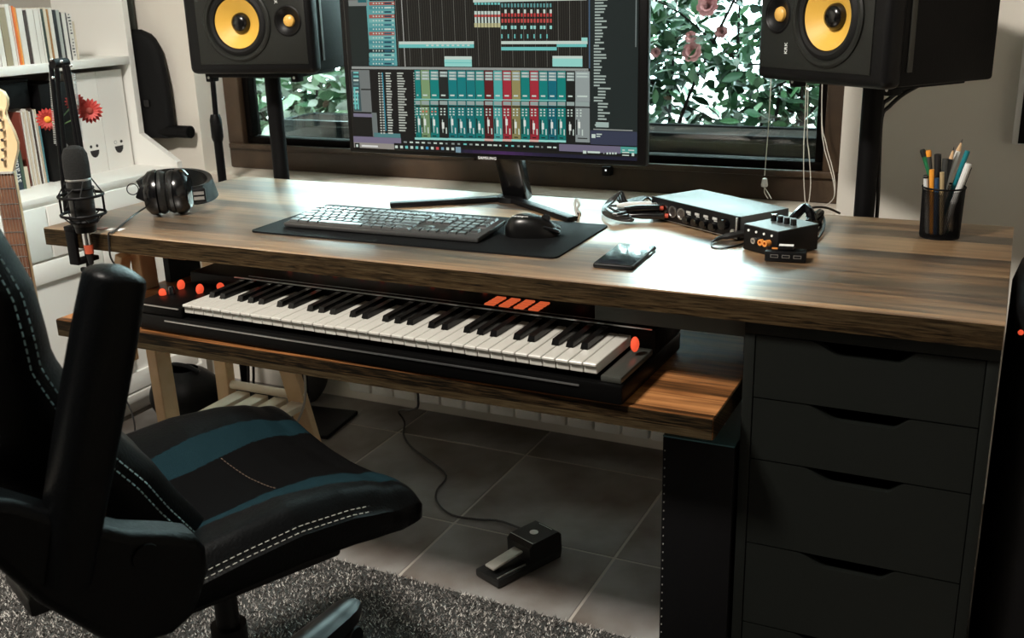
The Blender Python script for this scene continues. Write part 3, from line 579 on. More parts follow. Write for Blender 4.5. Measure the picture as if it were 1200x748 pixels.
for q in range(16):
    x = 588 + q * 3.78; ui.r(x, 4, x + 2.1, 8.5, sr(90, 150, 150), 4); ui.r(x + .2, 15.5, x + 2.5, 19.5, sr(185, 62, 60), 4); ui.r(x + .2, 22, x + 2.5, 26.5, sr(190, 75, 70), 4)
    if q % 2: ui.r(x, 11, x + 2.5, 15.5, WHT, 4)
    if q % 3 != 2: ui.r(x, 30, x + 2.7, 34, PALE, 4)
    if q % 2 == 0: ui.r(x, 40, x + 1.4, 45, LT, 4)
ui.r(588, 48, 689, 51.6, WHT, 4); ui.r(588, 55, 653, 59, LT, 4); ui.r(653, 51.6, 688, 55, LT, 4); ui.r(648, 65.5, 683, 68.5, WHT, 4); ui.r(648, 68.5, 683, 78, PALE, 4); ui.r(682, 44, 689, 51, PALE, 4)
for q in range(30):                                     # the part of the session above the photograph's edge
    z = Zp(0) + random.uniform(.01, sz1 - Zp(0) - .02); x = random.uniform(sx0 + .11, sx1 - .25); ui.q(x, x + random.uniform(.02, .12), z, z + .006, random.choice([LT, PALE, WHT, sr(185, 70, 65)]), 4)
ui.q(Xp(690.5, 40), Xp(692, 40), Zp(80, 690), sz1, sr(70, 95, 120), 5)
# mixer
ui.r(413, 79, 690, 82, sr(150, 155, 150), 5); ui.r(413.5, 82, 435, 131, sr(115, 120, 118), 4); ui.r(414, 84, 423, 130, sr(60, 85, 88), 5)
for q in range(10): ui.r(415, 84 + q * 4.5, 421, 86 + q * 4.5, random.choice([WHT, LT, sr(100, 130, 130)]), 6)
ui.r(424, 104, 435, 105.5, BLKc, 6); ui.r(416, 104, 418, 128, LT, 7); ui.r(419.5, 108, 421, 128, LT, 7); ui.r(415, 133, 437, 137, sr(120, 115, 135), 5)
ui.r(436, 81, 487, 162, sr(16, 16, 15), 4); ui.r(437, 132, 443, 160, sr(110, 118, 116), 5)
for q in range(24):
    y = 85 + q * 3.05; dx = q * .12
    for a, c in ((444, 446), (447.2, 449.4), (452.5 + random.uniform(0, .6), 458.5 + random.uniform(-1, 1))): ui.r(a + dx, y, c + dx, y + 1.6, sr(190, 195, 185), 6)
    if q < 23: ui.r(466 + dx, y, 473.5 + random.uniform(-2, 3) + dx, y + 1.6, sr(185, 190, 180), 6)
    ui.r(485.2 + dx * .8, y, 486.2 + dx * .8, y + 1.1, WHT, 6)
ui.r(450.3, 85, 451.7, 153, sr(40, 130, 150), 7); ui.r(439, 156, 470, 161, sr(80, 130, 132), 5)
chan = [sr(0, 128, 122), sr(125, 155, 110), sr(0, 128, 122), sr(28, 32, 30), sr(0, 122, 124), sr(0, 122, 124), sr(0, 118, 120), sr(0, 128, 122), sr(95, 22, 26), sr(75, 170, 165), sr(165, 40, 55), sr(148, 140, 90), sr(0, 125, 118), sr(165, 40, 55), sr(0, 125, 120), sr(0, 105, 120), sr(0, 128, 120), sr(20, 24, 22), sr(150, 160, 158)]
cx_ = [487] + [494 + (i * 10.62) for i in range(18)] + [692]
for i, col in enumerate(chan):
    a, c = cx_[i], cx_[i + 1]; k = (a - 487) / 205; dy = k * 1.5
    ui.r(a, 81 + dy, c, 167 + dy * 3.2, sr(14, 20, 20), 5)
    ui.r(a + .3, 82 + dy, c - .3, 117 + dy * 1.6, col, 6)
    nl = random.choice([2, 3, 3])
    for q in range(nl): ui.r(a + 1, 83.5 + q * 3.6 + dy, c - 1, 86.2 + q * 3.6 + dy, sr(165, 180, 176), 7); ui.r(a + 2, 84.2 + q * 3.6 + dy, c - 3, 85.2 + q * 3.6 + dy, WHT, 8)
    ui.r(a + 2.5, 110.5 + dy, c - 3, 112.3 + dy, WHT, 7)
    if i < 17: ui.r(a, 115.6 + dy * 1.1, c, 116.6 + dy * 1.1, PALE, 8)
    ui.r(a + .3, 117 + dy, c - .3, 163 + dy * 2.6, tuple(x * .82 for x in col), 6)
    ui.r(a + .8, 118 + dy, c - .8, 122.5 + dy, sr(150, 165, 160), 7); ui.r(a + .3, 123.5 + dy, c - .3, 125 + dy, BLKc, 7)
    for q in range(3):
        for w in (0, 1): ui.r(a + 1.6 + w * 4, 126.3 + q * 3.3 + dy * 1.4, a + 3.6 + w * 4, 128 + q * 3.3 + dy * 1.4, WHT if not (q == 1 and i in (1, 2)) else sr(225, 120, 95), 7)
    ui.r(a + 1.2, 138 + dy * 1.6, a + 2.6, 155 + dy * 2, sr(14, 16, 16), 7)
    fy = 138 + random.uniform(0, 6) + dy * 1.6; ui.r(a + 4, fy - 3, a + 4.8, 155 + dy * 2, WHT, 7); ui.r(a + 3.6, fy, a + 6.2, fy + 7.5, sr(225, 230, 222), 8); ui.r(a + 8, 149 + dy * 2, a + 9.3, 156 + dy * 2, WHT, 7)
    ui.r(a + 3, 158.4 + dy * 2.2, c - 3, 159.6 + dy * 2.2, BLKc, 7)
    if i < 17: ui.r(a, 161 + dy * 2.6, c, 163.5 + dy * 2.6, sr(215, 175, 165) if i in (8, 10, 13) else PALE, 8)
# browser
ui.q(Xp(692.5, 90), sx1, Zp(158, 720), sz1, sr(27, 37, 36), 6); y = 150
ui.q(Xp(745.2, 40), Xp(746.4, 40), Zp(55, 746), sz1, sr(120, 130, 128), 7)
for q in range(66):
    yy = 147.5 - q * 3.58; ind = 8 if (0 < q < 8 or 9 < q < 13) else (0 if 0 < q < 27 else 2); x0 = 696.5 + ind * .6
    ui.r(x0, yy - 1.9, x0 + random.uniform(6, 15), yy, sr(165, 180, 172), 7)
ui.r(699, 141, 714, 149, sr(165, 185, 178), 8); ui.r(699, 141, 714, 143, BLKc, 9); ui.r(696, 151.5, 742, 152.6, sr(160, 165, 160), 8)
ui.r(692.5, 153.5, 747.5, 170, sr(52, 58, 78), 7); ui.r(694, 157, 698.5, 161.5, WHT, 8); ui.r(699.5, 156.5, 706, 157.8, WHT, 8); ui.r(699.5, 159, 704, 160.2, WHT, 8)
# status strip and task bar
ui.r(413, 160.5, 471, 168.5, sr(120, 112, 135), 7); ui.r(471, 164, 656, 172, sr(14, 15, 16), 7)
for q in range(26):
    x = 474 + q * 7; ui.r(x, 165.4 + (x - 474) * .036, x + random.uniform(2, 5.5), 167.2 + (x - 474) * .036, random.choice([WHT, WHT, LT, sr(140, 150, 145)]), 8)
ui.r(656, 170, 728, 178.3, sr(112, 106, 128), 8); ui.r(728, 172, 748, 179.5, sr(80, 160, 150), 9); ui.r(730, 175, 733, 176.3, WHT, 10); ui.r(737, 175.2, 744, 176.6, WHT, 10)
ui.q(sx0, sx1, sz0, Zp(172, 480), sr(24, 24, 46), 7)
for q in range(14): ui.q(sx0 + (sx1 - sx0) * (.42 + q * .03), sx0 + (sx1 - sx0) * (.45 + q * .03), sz0, Zp(172, 480), sr(*(int(24 + 42 * math.exp(-((q - 4) / 3.5) ** 2)), int(24 + 10 * math.exp(-((q - 4) / 3.5) ** 2)), int(46 + 38 * math.exp(-((q - 4) / 3.5) ** 2)))), 8)
ui.r(416, 167.5, 463, 174, sr(150, 145, 138), 9); ui.r(417, 167.5, 422.5, 173.5, BLKc, 10); ui.r(418.5, 169, 421, 172, WHT, 11); ui.r(425, 170, 444, 172, sr(225, 225, 220), 10)
ui.r(463, 169, 535, 178, sr(12, 12, 14), 9)
for q in range(12): ui.r(464 + q * 6, 170.3 + q * .22, 467.2 + q * 6, 173.4 + q * .22, [WHT, WHT, LT, WHT, LT, WHT, sr(60, 150, 190), WHT, sr(200, 80, 80), sr(120, 160, 180), WHT, WHT][q], 10)
ui.r(535, 172, 541, 178.5, sr(120, 150, 165), 10)
ui.r(684, 176.3, 688, 179.7, WHT, 11); ui.r(689.5, 177, 704, 179.3, WHT, 11); ui.r(708, 179, 709, 180, WHT, 11)
for q in range(4): ui.r(711.5 + q * 3.3, 178.3, 713.5 + q * 3.3, 180.6, WHT, 11)
ui.r(730, 177.8, 738, 179.2, WHT, 11); ui.r(730, 181, 738, 182.3, WHT, 11); ui.r(741, 179, 744, 182.6, WHT, 11)
me = bpy.data.meshes.new('screen_graphic'); me.from_pydata(ui.v, [], ui.f); ca = me.color_attributes.new('print', 'FLOAT_COLOR', 'CORNER')
ca.data.foreach_set('color', np.repeat(np.array([(*c, 1) for c in ui.c], dtype=np.float32), 4, axis=0).ravel())
ms = bpy.data.materials.new('lit_screen'); ms.use_nodes = True; b = ms.node_tree.nodes['Principled BSDF']; at_ = ms.node_tree.nodes.new('ShaderNodeVertexColor'); at_.layer_name = 'print'
ms.node_tree.links.new(at_.outputs[0], b.inputs['Emission Color']); b.inputs['Emission Strength'].default_value = .85; b.inputs['Base Color'].default_value = (.008, .008, .008, 1); b.inputs['Roughness'].default_value = .35; b.inputs['Specular IOR Level'].default_value = .08
me.materials.append(ms); go = link('screen_graphic', me, scr); I = wm(scr).inverted(); me.transform(I)
M_LOGO = mat('glowing_logo', (.75, .75, .75), .4, emit=(1, 1, 1), es=.25)  # faint glow put into the print to brighten it; no lamp
p = at(571, 185.5, Y=MY); text('brand_lettering', 'SAMSUNG', .0085, M_LOGO, mo, wm(mo).inverted() @ T(p.x, MY - .0004, p.z) @ RX(PI / 2) @ Matrix.Diagonal((1.15, 1, 1, 1)))
# stand: slanted neck and open V base
nb = at(608, 232, Z=.745); nt_ = at(596, 196, Y=.53)
pl = [Vector((nb.x, .575, .745)), Vector((nt_.x - .005, .535, .87))]
b = MB(); d = (pl[1] - pl[0]); n = d.length; Mx = T(*pl[0]) @ d.to_track_quat('Z', 'Y').to_matrix().to_4x4(); b.box((0, 0, n / 2 - .0), (.062, .03, n), Mx, bev=.004); b.build('neck', M_BLKG, mo, W=True)
b = MB(); zc = .7465
a0 = at(457, 240, Z=.747); a1 = at(671, 257, Z=.747); ap = at(585, 236, Z=.747)
def bar(p, q, w, h, bb=.003):
    d = q - p; Mx = T(*p) @ Matrix.Rotation(math.atan2(d.y, d.x), 4, 'Z'); b.box((d.length / 2, 0, 0), (d.length, w, h), Mx, bev=bb)
A = Vector((-1.02, .565, zc)); bar(Vector((a0.x, a0.y, zc)), A + Vector((-.01, 0, 0)), .024, .0115); bar(A + Vector((-.015, .003, 0)), Vector((a1.x, a1.y, zc)), .024, .0115)
b.lathe([(.034, -.0058), (.034, .0058)], 20, T(A.x, A.y, zc)); b.build('v_base', M_BLK, mo, W=True)

# little cable loop standing by the monitor base
p = at(672, 256, Z=.741)
cl_ = thing('charging_cable_end', 'short white and black cable end standing by monitor foot', 'cable', (p.x + .012, p.y - .005, DZ))
MB().tube([(0, 0, .002), (.004, .003, .012), (-.002, .0, .022), (.003, 0, .032), (-.003, 0, .042), (-.006, 0, .034), (-.004, -.002, .02), (0, -.003, .008)], .0028, 7).build('cable', mat('grey_white_cable', (.5, .5, .48), .4), cl_)
MB().cyl((0, 0, 0), (.001, 0, .016), .0045).build('plug', M_CHROME, cl_)

# ------------------------------------------------------------------ speakers on stands
M_LOGOW = mat('white_logo_print', (.85, .87, .85), .5)
def speaker(label, loc, rz, side):
    t = thing('studio_speaker', label, 'speaker', loc, rz, 'studio speakers lying on their sides'); W, H, D = .345, .238, .27
    b = MB(); b.box((0, .012, H / 2), (W - .008, D - .024, H - .006), bev=.006); b.build('cabinet', M_VINYL, t)
    b = MB(); b.box((0, -D / 2 + .022, H / 2), (W, .044, H), bev=.016, seg=4); shell = b.build('front_shell', M_BLK, t)
    baf = MB().box((side * .011, -D / 2 - .0005, H / 2), (W - .052, .003, H - .048), bev=.001).build('baffle_panel', M_BAFFLE, t)
    for o_ in (shell, baf):
        for (hx, hz_, hr, hd) in ((-side * .024, .121, .0765, .040), (side * .112, .124, .030, .016)): cut(o_, MB().lathe([(hr, -.02), (hr, hd)], 48, T(hx, -D / 2, hz_) @ RX(-PI / 2)))
    for sx in (-1, 1): MB().bx(sx * (W / 2 - .0035), sx * (W / 2 - .001), -D / 2 + .050, -D / 2 + .062, .028, H - .028, bev=.0008).build('lit_edge_strip', mat('lit_edge_grey', (.035, .036, .03), .5), t)  # lighter strips paint the light caught along the cabinet edges
    yf = -D / 2 - .002; wx = -side * .024; wz = .121
    R = T(wx, yf, wz) @ RX(PI / 2)
    MB().lathe([(.090, -.004), (.090, .0035), (.086, .006), (.080, .0055), (.077, .001), (.0775, -.004)], 56, R, cap=False).build('woofer_ring', M_BAFFLE, t)
    MB().lathe([(.077, .001), (.074, .004), (.068, .006), (.062, .004), (.060, -.001)], 56, R, cap=False).build('surround', M_RUB, t)
    MB().lathe([(.0595, .0005), (.050, -.006), (.040, -.013), (.030, -.019), (.018, -.024)], 56, R, cap=False).build('cone', M_CAN, t)
    MB().lathe([(.0245, -.021), (.023, -.013), (.0185, -.007), (.011, -.0035), (.001, -.0025)], 36, R).build('dust_cap', M_BLKG, t)
    Rt = T(side * .112, yf, .124) @ RX(PI / 2)
    MB().lathe([(.036, -.002), (.036, .001), (.033, .002), (.027, -.003), (.019, -.007), (.0155, -.008)], 36, Rt, cap=False).build('tweeter_horn', M_BLK, t)
    MB().lathe([(.0145, -.008), (.013, -.003), (.009, .000), (.001, .0015)], 24, Rt).build('tweeter_dome', M_TWEET, t)
    lx, lz = (side * .085, .175) if side > 0 else (side * .083, .062)
    text('brand_logo', 'KRK', .0115, M_LOGOW, t, T(lx, yf - .0006, lz) @ RX(PI / 2) @ RZ(-side * PI / 2), label='white brand letters turned sideways')
    return t
def stand(label, x, y, rz):
    t = thing('speaker_stand', label, 'speaker stand', (x, y, 0), rz, 'black speaker stands')
    MB().box((0, .05, .006), (.19, .19, .012), bev=.003).build('base_plate', M_BLKM, t)
    MB().cyl((0, 0, .012), (0, 0, 1.0), .0205, n=24).build('pole', M_BLKM, t)
    tp = MB().box((0, 0, 1.0045), (.265, .20, .011), bev=.002).build('top_plate', M_BLKM, t)
    for sx in (-1, 1):
        MB().box((sx * .1225, -.085, .999), (.02, .03, .022), bev=.003).build('corner_clip', M_BLKM, t)
        MB().ball((sx * .1225, -.1008, .999), (.0035, .002, .0035), 8, 6).build('screw', M_STEEL, t)
    return t
stand('black speaker stand behind the left end of desk', -1.765, .70, .12); stand('black speaker stand behind the right end of desk', -.281, .70, -.62)
SPL = speaker('black studio speaker with yellow cone, left of the monitor', (-1.745, .70, 1.0105), .17, 1)
SPR = speaker('black studio speaker with yellow cone, right of the monitor', (-.281, .625, 1.0105), -.66, -1)
c2 = thing('speaker_cable', 'two black cables looping from right speaker to its stand pole', 'cable', (-.2, .75, 1.0))
for dz in (0, -.018):
    q0 = at(1085, 96, Y=.74); q1 = at(1060, 104 - dz * 300, Y=.74); q2 = at(1042, 116 - dz * 500, Y=.735); q3 = at(1033, 130 - dz * 500, Y=.72); q4 = at(1030, 200, Y=.715); q5 = at(1028, 247, Y=.715)
    MB().tube([q0, q1, q2, q3, q4, q5, q5 - Vector((0, 0, .25))], .0042, 8).build('cable', M_CABLE, c2, W=True)
# thin stand with a boom tube, left of the left speaker stand
ts = thing('microphone_stand', 'thin black telescopic stand tube behind desk left corner', 'stand', (-2.070, .815, 0))
MB().cyl((0, 0, .05), (0, 0, .86), .0125).build('lower_tube', M_BLKM, ts); MB().cyl((.002, 0, .86), (.012, 0, 1.18), .0075).build('upper_tube', M_BLKM, ts)
MB().lathe([(.014, 0), (.017, .01), (.017, .06), (.013, .075)], 14, T(0, 0, .80)).build('clutch', M_BLK, ts)
MB().lathe([(.092, 0), (.092, .012), (.08, .020), (.013, .05)], 32).build('round_base', M_BLKM, ts)

# ------------------------------------------------------------------ desk mat, computer keyboard, mouse, phone
mp = [at(292, 271, Z=.743), at(650, 303, Z=.743), at(713, 265, Z=.743), at(352, 252, Z=.743)]
mc = Vector((-1.058, .2515, DZ)); dm = thing('desk_mat', 'black rectangular desk mat under keyboard and mouse', 'desk mat', mc, .012)
b = MB(); pts = []
for (sx, sy, a0) in ((1, 1, 0), (-1, 1, PI / 2), (-1, -1, PI), (1, -1, 1.5 * PI)):
    for q in range(6): a = a0 + q * PI / 10; pts.append((sx * (.335 - .014) + .014 * math.cos(a), sy * (.1385 - .014) + .014 * math.sin(a)))
b.prism(pts, 0, .0035); b.build('mat', mat('black_cloth_mat', (.005, .0055, .006), .65, spec=.10, bump=(900, .15)), dm)
kb = thing('computer_keyboard', 'slim dark full-size keyboard on the black desk mat', 'keyboard', (-1.121, .223, DZ + .0036), .018, rot=(math.radians(4), 0, .018))
M_KCAP = mat('dark_keycap', (.045, .047, .048), .3, coat=1, croughness=.25); M_KBASE = mat('dark_grey_metal', (.10, .10, .10), .3, .6)
MB().box((0, 0, .0105), (.442, .127, .010), bev=.003).build('base', M_KBASE, kb)
MB().bx(-.2, .2, .045, .06, -.004, .0055).build('rear_foot', M_BLK, kb)
kmesh = {}
def keycap(x, y, w, d=.0155):
    key = (round(w, 4), round(d, 4))
    if key not in kmesh:
        bm_ = MB(); V = [(-w / 2, -d / 2, 0), (w / 2, -d / 2, 0), (w / 2, d / 2, 0), (-w / 2, d / 2, 0), (-w / 2 + .0012, -d / 2 + .0012, .004), (w / 2 - .0012, -d / 2 + .0012, .004), (w / 2 - .0012, d / 2 - .0012, .004), (-w / 2 + .0012, d / 2 - .0012, .004)]
        bm_.add(V, [(3, 2, 1, 0), (4, 5, 6, 7), (0, 1, 5, 4), (1, 2, 6, 5), (2, 3, 7, 6), (3, 0, 4, 7)]); kmesh[key] = bm_.mesh('key', M_KCAP)
    o = link('key', kmesh[key], kb); o.location = (x, y, .0155)
u = .0188; X0 = -.214
for r in range(6):
    y = .0475 - r * .0187 - (.0 if r else -.002)
    wr = {0: [1] * 15, 1: [1] * 13 + [2], 2: [1.5] + [1] * 12 + [1.5], 3: [1.75] + [1] * 11 + [2.25], 4: [1.25] + [1] * 11 + [2.75], 5: [1.25, 1.25, 1.25, 5.5, 1.25, 1.25, 1.25, 2]}[r]
    x = X0
    for w in wr:
        if x + w * u > X0 + 15.02 * u: break
        keycap(x + w * u / 2, y, w * u - .0028); x += w * u
    for q in range(3):
        if r in (0, 1, 2) or (r == 4 and q == 1) or r == 5: keycap(X0 + (15.25 + q + .5) * u, y, u - .0028)
    for q in range(4):
        if r == 0 or q < 3 or r in (1, 2, 4): keycap(X0 + (18.5 + q + .5) * u, y, u - .0028)
# mouse
ms_ = thing('computer_mouse', 'black ergonomic mouse on right part of the desk mat', 'mouse', (-.832, .262, DZ + .0036), .35)
def mouse(u_, v_):
    a = 2 * PI * u_; t = v_; rx = .052 * (1 - .0 * t); r = math.cos(t * PI / 2) ** .55; x = rx * math.cos(a) * r; y = .035 * math.sin(a) * r * (1 + .12 * math.cos(2 * a)); z = .041 * math.sin(t * PI / 2) ** .9 * (1 - .28 * smoothstep(-.01, .06, x)); return (x - .006 * t, y, z)
MB().grid(mouse, 36, 14, True).build('shell', mat('black_satin', (.003, .003, .003), .3, spec=.3), ms_)
MB().lathe([(.009, -.003), (.009, .003)], 16, T(.026, 0, .0315) @ RX(PI / 2)).build('scroll_wheel', M_RUB, ms_)
for s2 in (-1, 1): MB().box((.030, s2 * .0155, .0275), (.034, .024, .006), RY(.36), bev=.0025).build('button', M_BLKG, ms_)
text('brand_lettering', 'Kensington', .0068, M_LOGOW, ms_, T(-.022, -.014, .0395) @ RX(.35) @ RZ(-.1))
# phone
ph = thing('smartphone', 'black smartphone lying face up near the front of the desk', 'phone', (-.608, .1625, DZ), .045)
MB().box((0, 0, .0045), (.0715, .149, .0085), bev=.0035, seg=3).build('body', M_BLK, ph)
MB().box((0, 0, .0089), (.067, .144, .0006)).build('glass_screen', mat('phone_glass', (.004, .005, .005), .04, coat=1), ph)
MB().box((.0362, .03, .0048), (.0012, .02, .003), bev=.0005).build('side_button', M_STEEL, ph)

# ------------------------------------------------------------------ headphones
hp = thing('headphones', 'black over-ear headphones lying folded at the left end of the desk', 'headphones', (-1.672, .198, DZ), .62)
AX = .10
def cup(x, rz, k):
    Mc = T(x, 0, .050) @ RZ(rz) @ RY(PI / 2)
    c = MB().lathe([(.010, -.024), (.036, -.021), (.047, -.011), (.050, .0), (.050, .006), (.041, .009)], 32, Mc).build('ear_cup', M_BLKG, hp)
    MB().lathe([(.020, .008), (.030, .006), (.046, .009), (.048, .016), (.044, .024), (.032, .027), (.022, .022)], 32, Mc, cap=True).build('ear_pad', mat('black_leatherette', (.004, .004, .004), .4, bump=(150, .3)), hp)
cup(-.034, .06, 0)
Mflip = -1
Mc = None
cup2M = T(.03, .005, .047) @ RZ(PI + .05)
def cup_b():
    Mc = T(.019, .003, .050) @ RZ(PI - .06) @ RY(PI / 2)
    MB().lathe([(.010, -.024), (.036, -.021), (.047, -.011), (.050, .0), (.050, .006), (.041, .009)], 32, Mc).build('ear_cup', M_BLKG, hp)
    MB().lathe([(.020, .008), (.030, .006), (.046, .009), (.048, .016), (.044, .024), (.032, .027), (.022, .022)], 32, Mc).build('ear_pad', MATS['black_leatherette'], hp)
cup_b()
def strip(pts, w, t, n=6):
    P = [Vector(p) for p in pts]; Q = []
    for i in range(len(P) - 1):
        g = lambda q: P[max(0, min(len(P) - 1, q))]; a, b_, c, d = g(i - 1), g(i), g(i + 1), g(i + 2)
        for j in range(n): s = j / n; Q.append(.5 * ((2 * b_) + (c - a) * s + (2 * a - 5 * b_ + 4 * c - d) * s * s + (3 * b_ - a - 3 * c + d) * s ** 3))
    Q.append(P[-1]); V = []; F = []; 
    for i, p in enumerate(Q):
        tg = (Q[min(i + 1, len(Q) - 1)] - Q[max(0, i - 1)]).normalized(); upv = Vector((-.25, 0, 1)).normalized(); nn = tg.cross(upv).normalized(); up2 = nn.cross(tg)
        for (a, c) in ((-1, -1), (1, -1), (1, 1), (-1, 1)): V.append(p + nn * a * t / 2 + up2 * c * w / 2)
    for i in range(len(Q) - 1):
        for j in range(4): F.append((i * 4 + j, i * 4 + (j + 1) % 4, (i + 1) * 4 + (j + 1) % 4, (i + 1) * 4 + j))
    F.append((3, 2, 1, 0)); F.append(tuple(len(V) - 4 + j for j in range(4))); return V, F
V, F = strip([(.050, -.030, .044), (.068, -.018, .044), (.082, .012, .046), (.084, .048, .050), (.070, .080, .056), (.040, .098, .062), (.0, .096, .066), (-.040, .075, .066), (-.066, .03, .055)], .040, .011)
MB().add(V, F).build('headband', mat('headband_padding', (.005, .006, .006), .4), hp, sharp=50)
MB().box((.060, -.040, .045), (.026, .016, .030), RZ(.1), bev=.003).build('yoke_hinge', M_BLK, hp); MB().box((.058, -.0488, .040), (.022, .002, .007), RZ(.1)).build('hinge_plate', M_STEEL, hp); MB().box((.058, -.0488, .051), (.022, .002, .007), RZ(.1)).build('hinge_plate', M_STEEL, hp)
MB().box((-.070, -.02, .022), (.03, .028, .030), RY(.5), bev=.003).build('cable_socket', M_BLK, hp)
MB().tube([(-.078 + .012 * math.cos(a), -.01, .062 + .012 * math.sin(a)) for a in np.linspace(0, 2 * PI, 10)[:-1]], .0012, 6, closed=True).build('wire_ring', M_CABLE, hp)
cpts = [at(171, 243, Z=.752), at(160, 250, Z=.745), at(146, 261, Z=.7425), at(133, 272, Z=.7425)]; e = at(129, 279, Y=-.002); 
MB().tube(cpts + [Vector((e.x, -.004, .742)), Vector((e.x - .002, -.005, .72)), Vector((e.x - .004, -.004, .69)), Vector((e.x, .01, .66))], .002, 7).build('headphone_cable', M_CABLE, hp, W=True)
gp = at(119, 267, Z=.742); g_ = thing('guitar_pick', 'reddish brown guitar pick on the desk beside the microphone', 'pick', (gp.x, gp.y, DZ)); MB().lathe([(.011, 0), (.011, .0012)], 14, Matrix.Diagonal((1.3, 1, 1, 1))).build('pick', mat('brown_pick', (.22, .05, .025), .3), g_)
gp = at(135, 268, Z=.742); g_ = thing('paper_slip', 'small white paper slip on the desk next to the brown pick', 'paper', (gp.x, gp.y, DZ)); MB().box((0, 0, .0004), (.034, .02, .0008), RZ(.1)).build('slip', M_WHITECARD, g_)

# ------------------------------------------------------------------ audio interface, headphone amp, hub, cables
M_SILVER = mat('grey_steel_sheet', (.10, .11, .11), .45, .2)
ai = thing('audio_interface', 'grey rack audio interface with black front panel on desk right', 'audio interface', (-.562, .4285, DZ), -.572)
AW, AD, AH = .250, .125, .0435; yF = -.0
def L2(x, y, z): return (x, y, z)
MB().box((0, AD / 2, AH / 2 + .002), (AW, AD, AH - .002), bev=.0012).build('case', M_SILVER, ai)
MB().box((0, -.0015, AH / 2 + .002), (AW + .002, .005, AH), bev=.0012).build('front_panel', M_BLK, ai)
for sx in (-1, 1): MB().box((sx * (AW / 2 - .012), AD - .02, .0012), (.012, .012, .0024)).build('foot', M_RUB, ai); MB().box((sx * (AW / 2 - .012), .02, .0012), (.012, .012, .0024)).build('foot', M_RUB, ai)
FR = lambda x, z: T(x, -.004, z) @ RX(PI / 2)
for k in range(4):
    x = -.112 + k * .026; MB().lathe([(.0115, 0), (.0115, .002), (.0095, .002), (.0095, 0)], 20, FR(x, .024)).build('input_jack_ring', M_STEEL if k > 1 else M_CHROME, ai)
for k in range(8):
    x = -.012 + (k % 4) * .025; z = .0165 if k < 4 else .031
    if k < 4: MB().lathe([(.0085, 0), (.0075, .011)], 16, FR(x, z)).build('knob', M_BLKG, ai)
    else: MB().box((x, -.0045, z), (.012, .002, .0045)).build('level_meter', mat('panel_print', (.45, .45, .43), .6), ai)
for k in range(4):
    x = -.012 + k * .025; MB().box((x + .002, -.0045, .0265), (.009, .001, .0016)).build('panel_mark', MATS['panel_print'], ai)
MB().lathe([(.011, 0), (.0095, .012)], 18, FR(.092, .026)).build('volume_knob', M_BLKG, ai); MB().lathe([(.006, 0), (.006, .003)], 12, FR(.113, .014)).build('phones_jack', M_STEEL, ai)
MB().box((AW / 2 - .002, -.0055, AH / 2 + .002), (.004, .004, AH - .004), bev=.001).build('handle_edge', M_STEEL, ai)
MB().box((0, -.0045, .0035), (AW, .001, .0012)).build('trim_line', M_STEEL, ai)
# plugs and loops at the left inputs
M_REDRING = mat('red_ring', (.45, .06, .03), .5); Mai = wm(ai)
for k, (dx, ang, whitep) in enumerate(((-.112, .10, True), (-.086, .05, False), (-.099, -.03, False), (-.070, -.1, False))):
    z = (.030, .027, .018, .014)[k]
    t = thing('jack_cable', ['white jack cable plugged highest into the audio interface', 'jack cable with red ring, upper one on the interface', 'plain black jack cable between two red-ringed ones', 'jack cable with red ring, lowest one on the interface'][k], 'cable', Mai @ Vector((dx, -.004, z)), PI + .35 + ang, 'jack cables on the interface')
    MB().cyl((.002, 0, 0), (.012, 0, 0), .0045).build('collar', M_REDRING if k in (1, 3) else M_STEEL, t); MB().lathe([(.0075, 0), (.0075, .045), (.004, .07)], 12, T(.010, 0, 0) @ RY(PI / 2)).build('plug_body', mat('white_plug', (.6, .6, .58), .5) if whitep else M_BLKG, t)
    w = wm(t).inverted(); q = random.uniform(-.004, .004); zz = .006 + .004 * k
    mid = [at(742 - k * 3, 258 - k * 3, Z=.745 + zz), at(722 - k, 257 - k * 2, Z=.745 + zz), at(707 + k, 250 - k * 2, Z=.745 + zz), at(710 + k * 3, 239 - k, Z=.75 + zz), at(722 + k * 2, 229 - k * 1.5, Z=.765 + zz * 1.4), at(726 + k * 3, 237, Z=.765), at(740 + k * 3, 234 + k, Z=.760), at(760, 232, Z=.750), Vector((-.63 - .01 * k, .53, .744))]
    MB().tube([(.078, 0, 0), (.095, .0, -.003)] + [w @ m for m in mid], .0026, 7).build('cable_loop', mat('grey_cable', (.02, .02, .02), .35), t)
# headphone amp
am = thing('headphone_amp', 'small black mixer box with four silver-topped knobs beside interface', 'mixer', (-.3995, .2755, DZ), -.56)
MB().box((0, .05, .0235), (.082, .10, .045), bev=.0015).build('case', M_BLK, am); MB().box((0, .05, .0465), (.081, .099, .0015)).build('top_plate', M_SILVER, am)
for k in range(4):
    x = -.024 + k * .0155; kn = MB().lathe([(.0055, 0), (.005, .011)], 14, T(x, .056 , .047)).build('knob', M_BLKG, am); MB().lathe([(.0052, 0), (.0048, .0015)], 14, T(x, .056, .058)).build('knob_cap', M_CHROME if k == 0 else M_SILVER, kn)
for k in range(4): MB().lathe([(.0022, 0), (.0022, .0015)], 8, T(-.028 + k * .0185, -.0005, .0375) @ RX(PI / 2)).build('indicator', M_LOGOW, am)
for k, c in enumerate(('panel', 'orange', 'orange')):
    x = -.012 + k * .017; MB().lathe([(.0055, 0), (.0055, .006 if k < 2 else .012), (.003, .006 if k < 2 else .012), (.003, 0)], 14, T(x, -.0005, .022 + (.002 if k == 2 else 0)) @ RX(PI / 2)).build('phono_socket', mat('orange_socket', (.75, .28, .06), .4) if k else M_STEEL, am)
for x in (-.03, .03):
    for y in (.01, .09): MB().cyl((x, y, 0), (x, y, .0012), .005).build('foot', M_RUB, am)
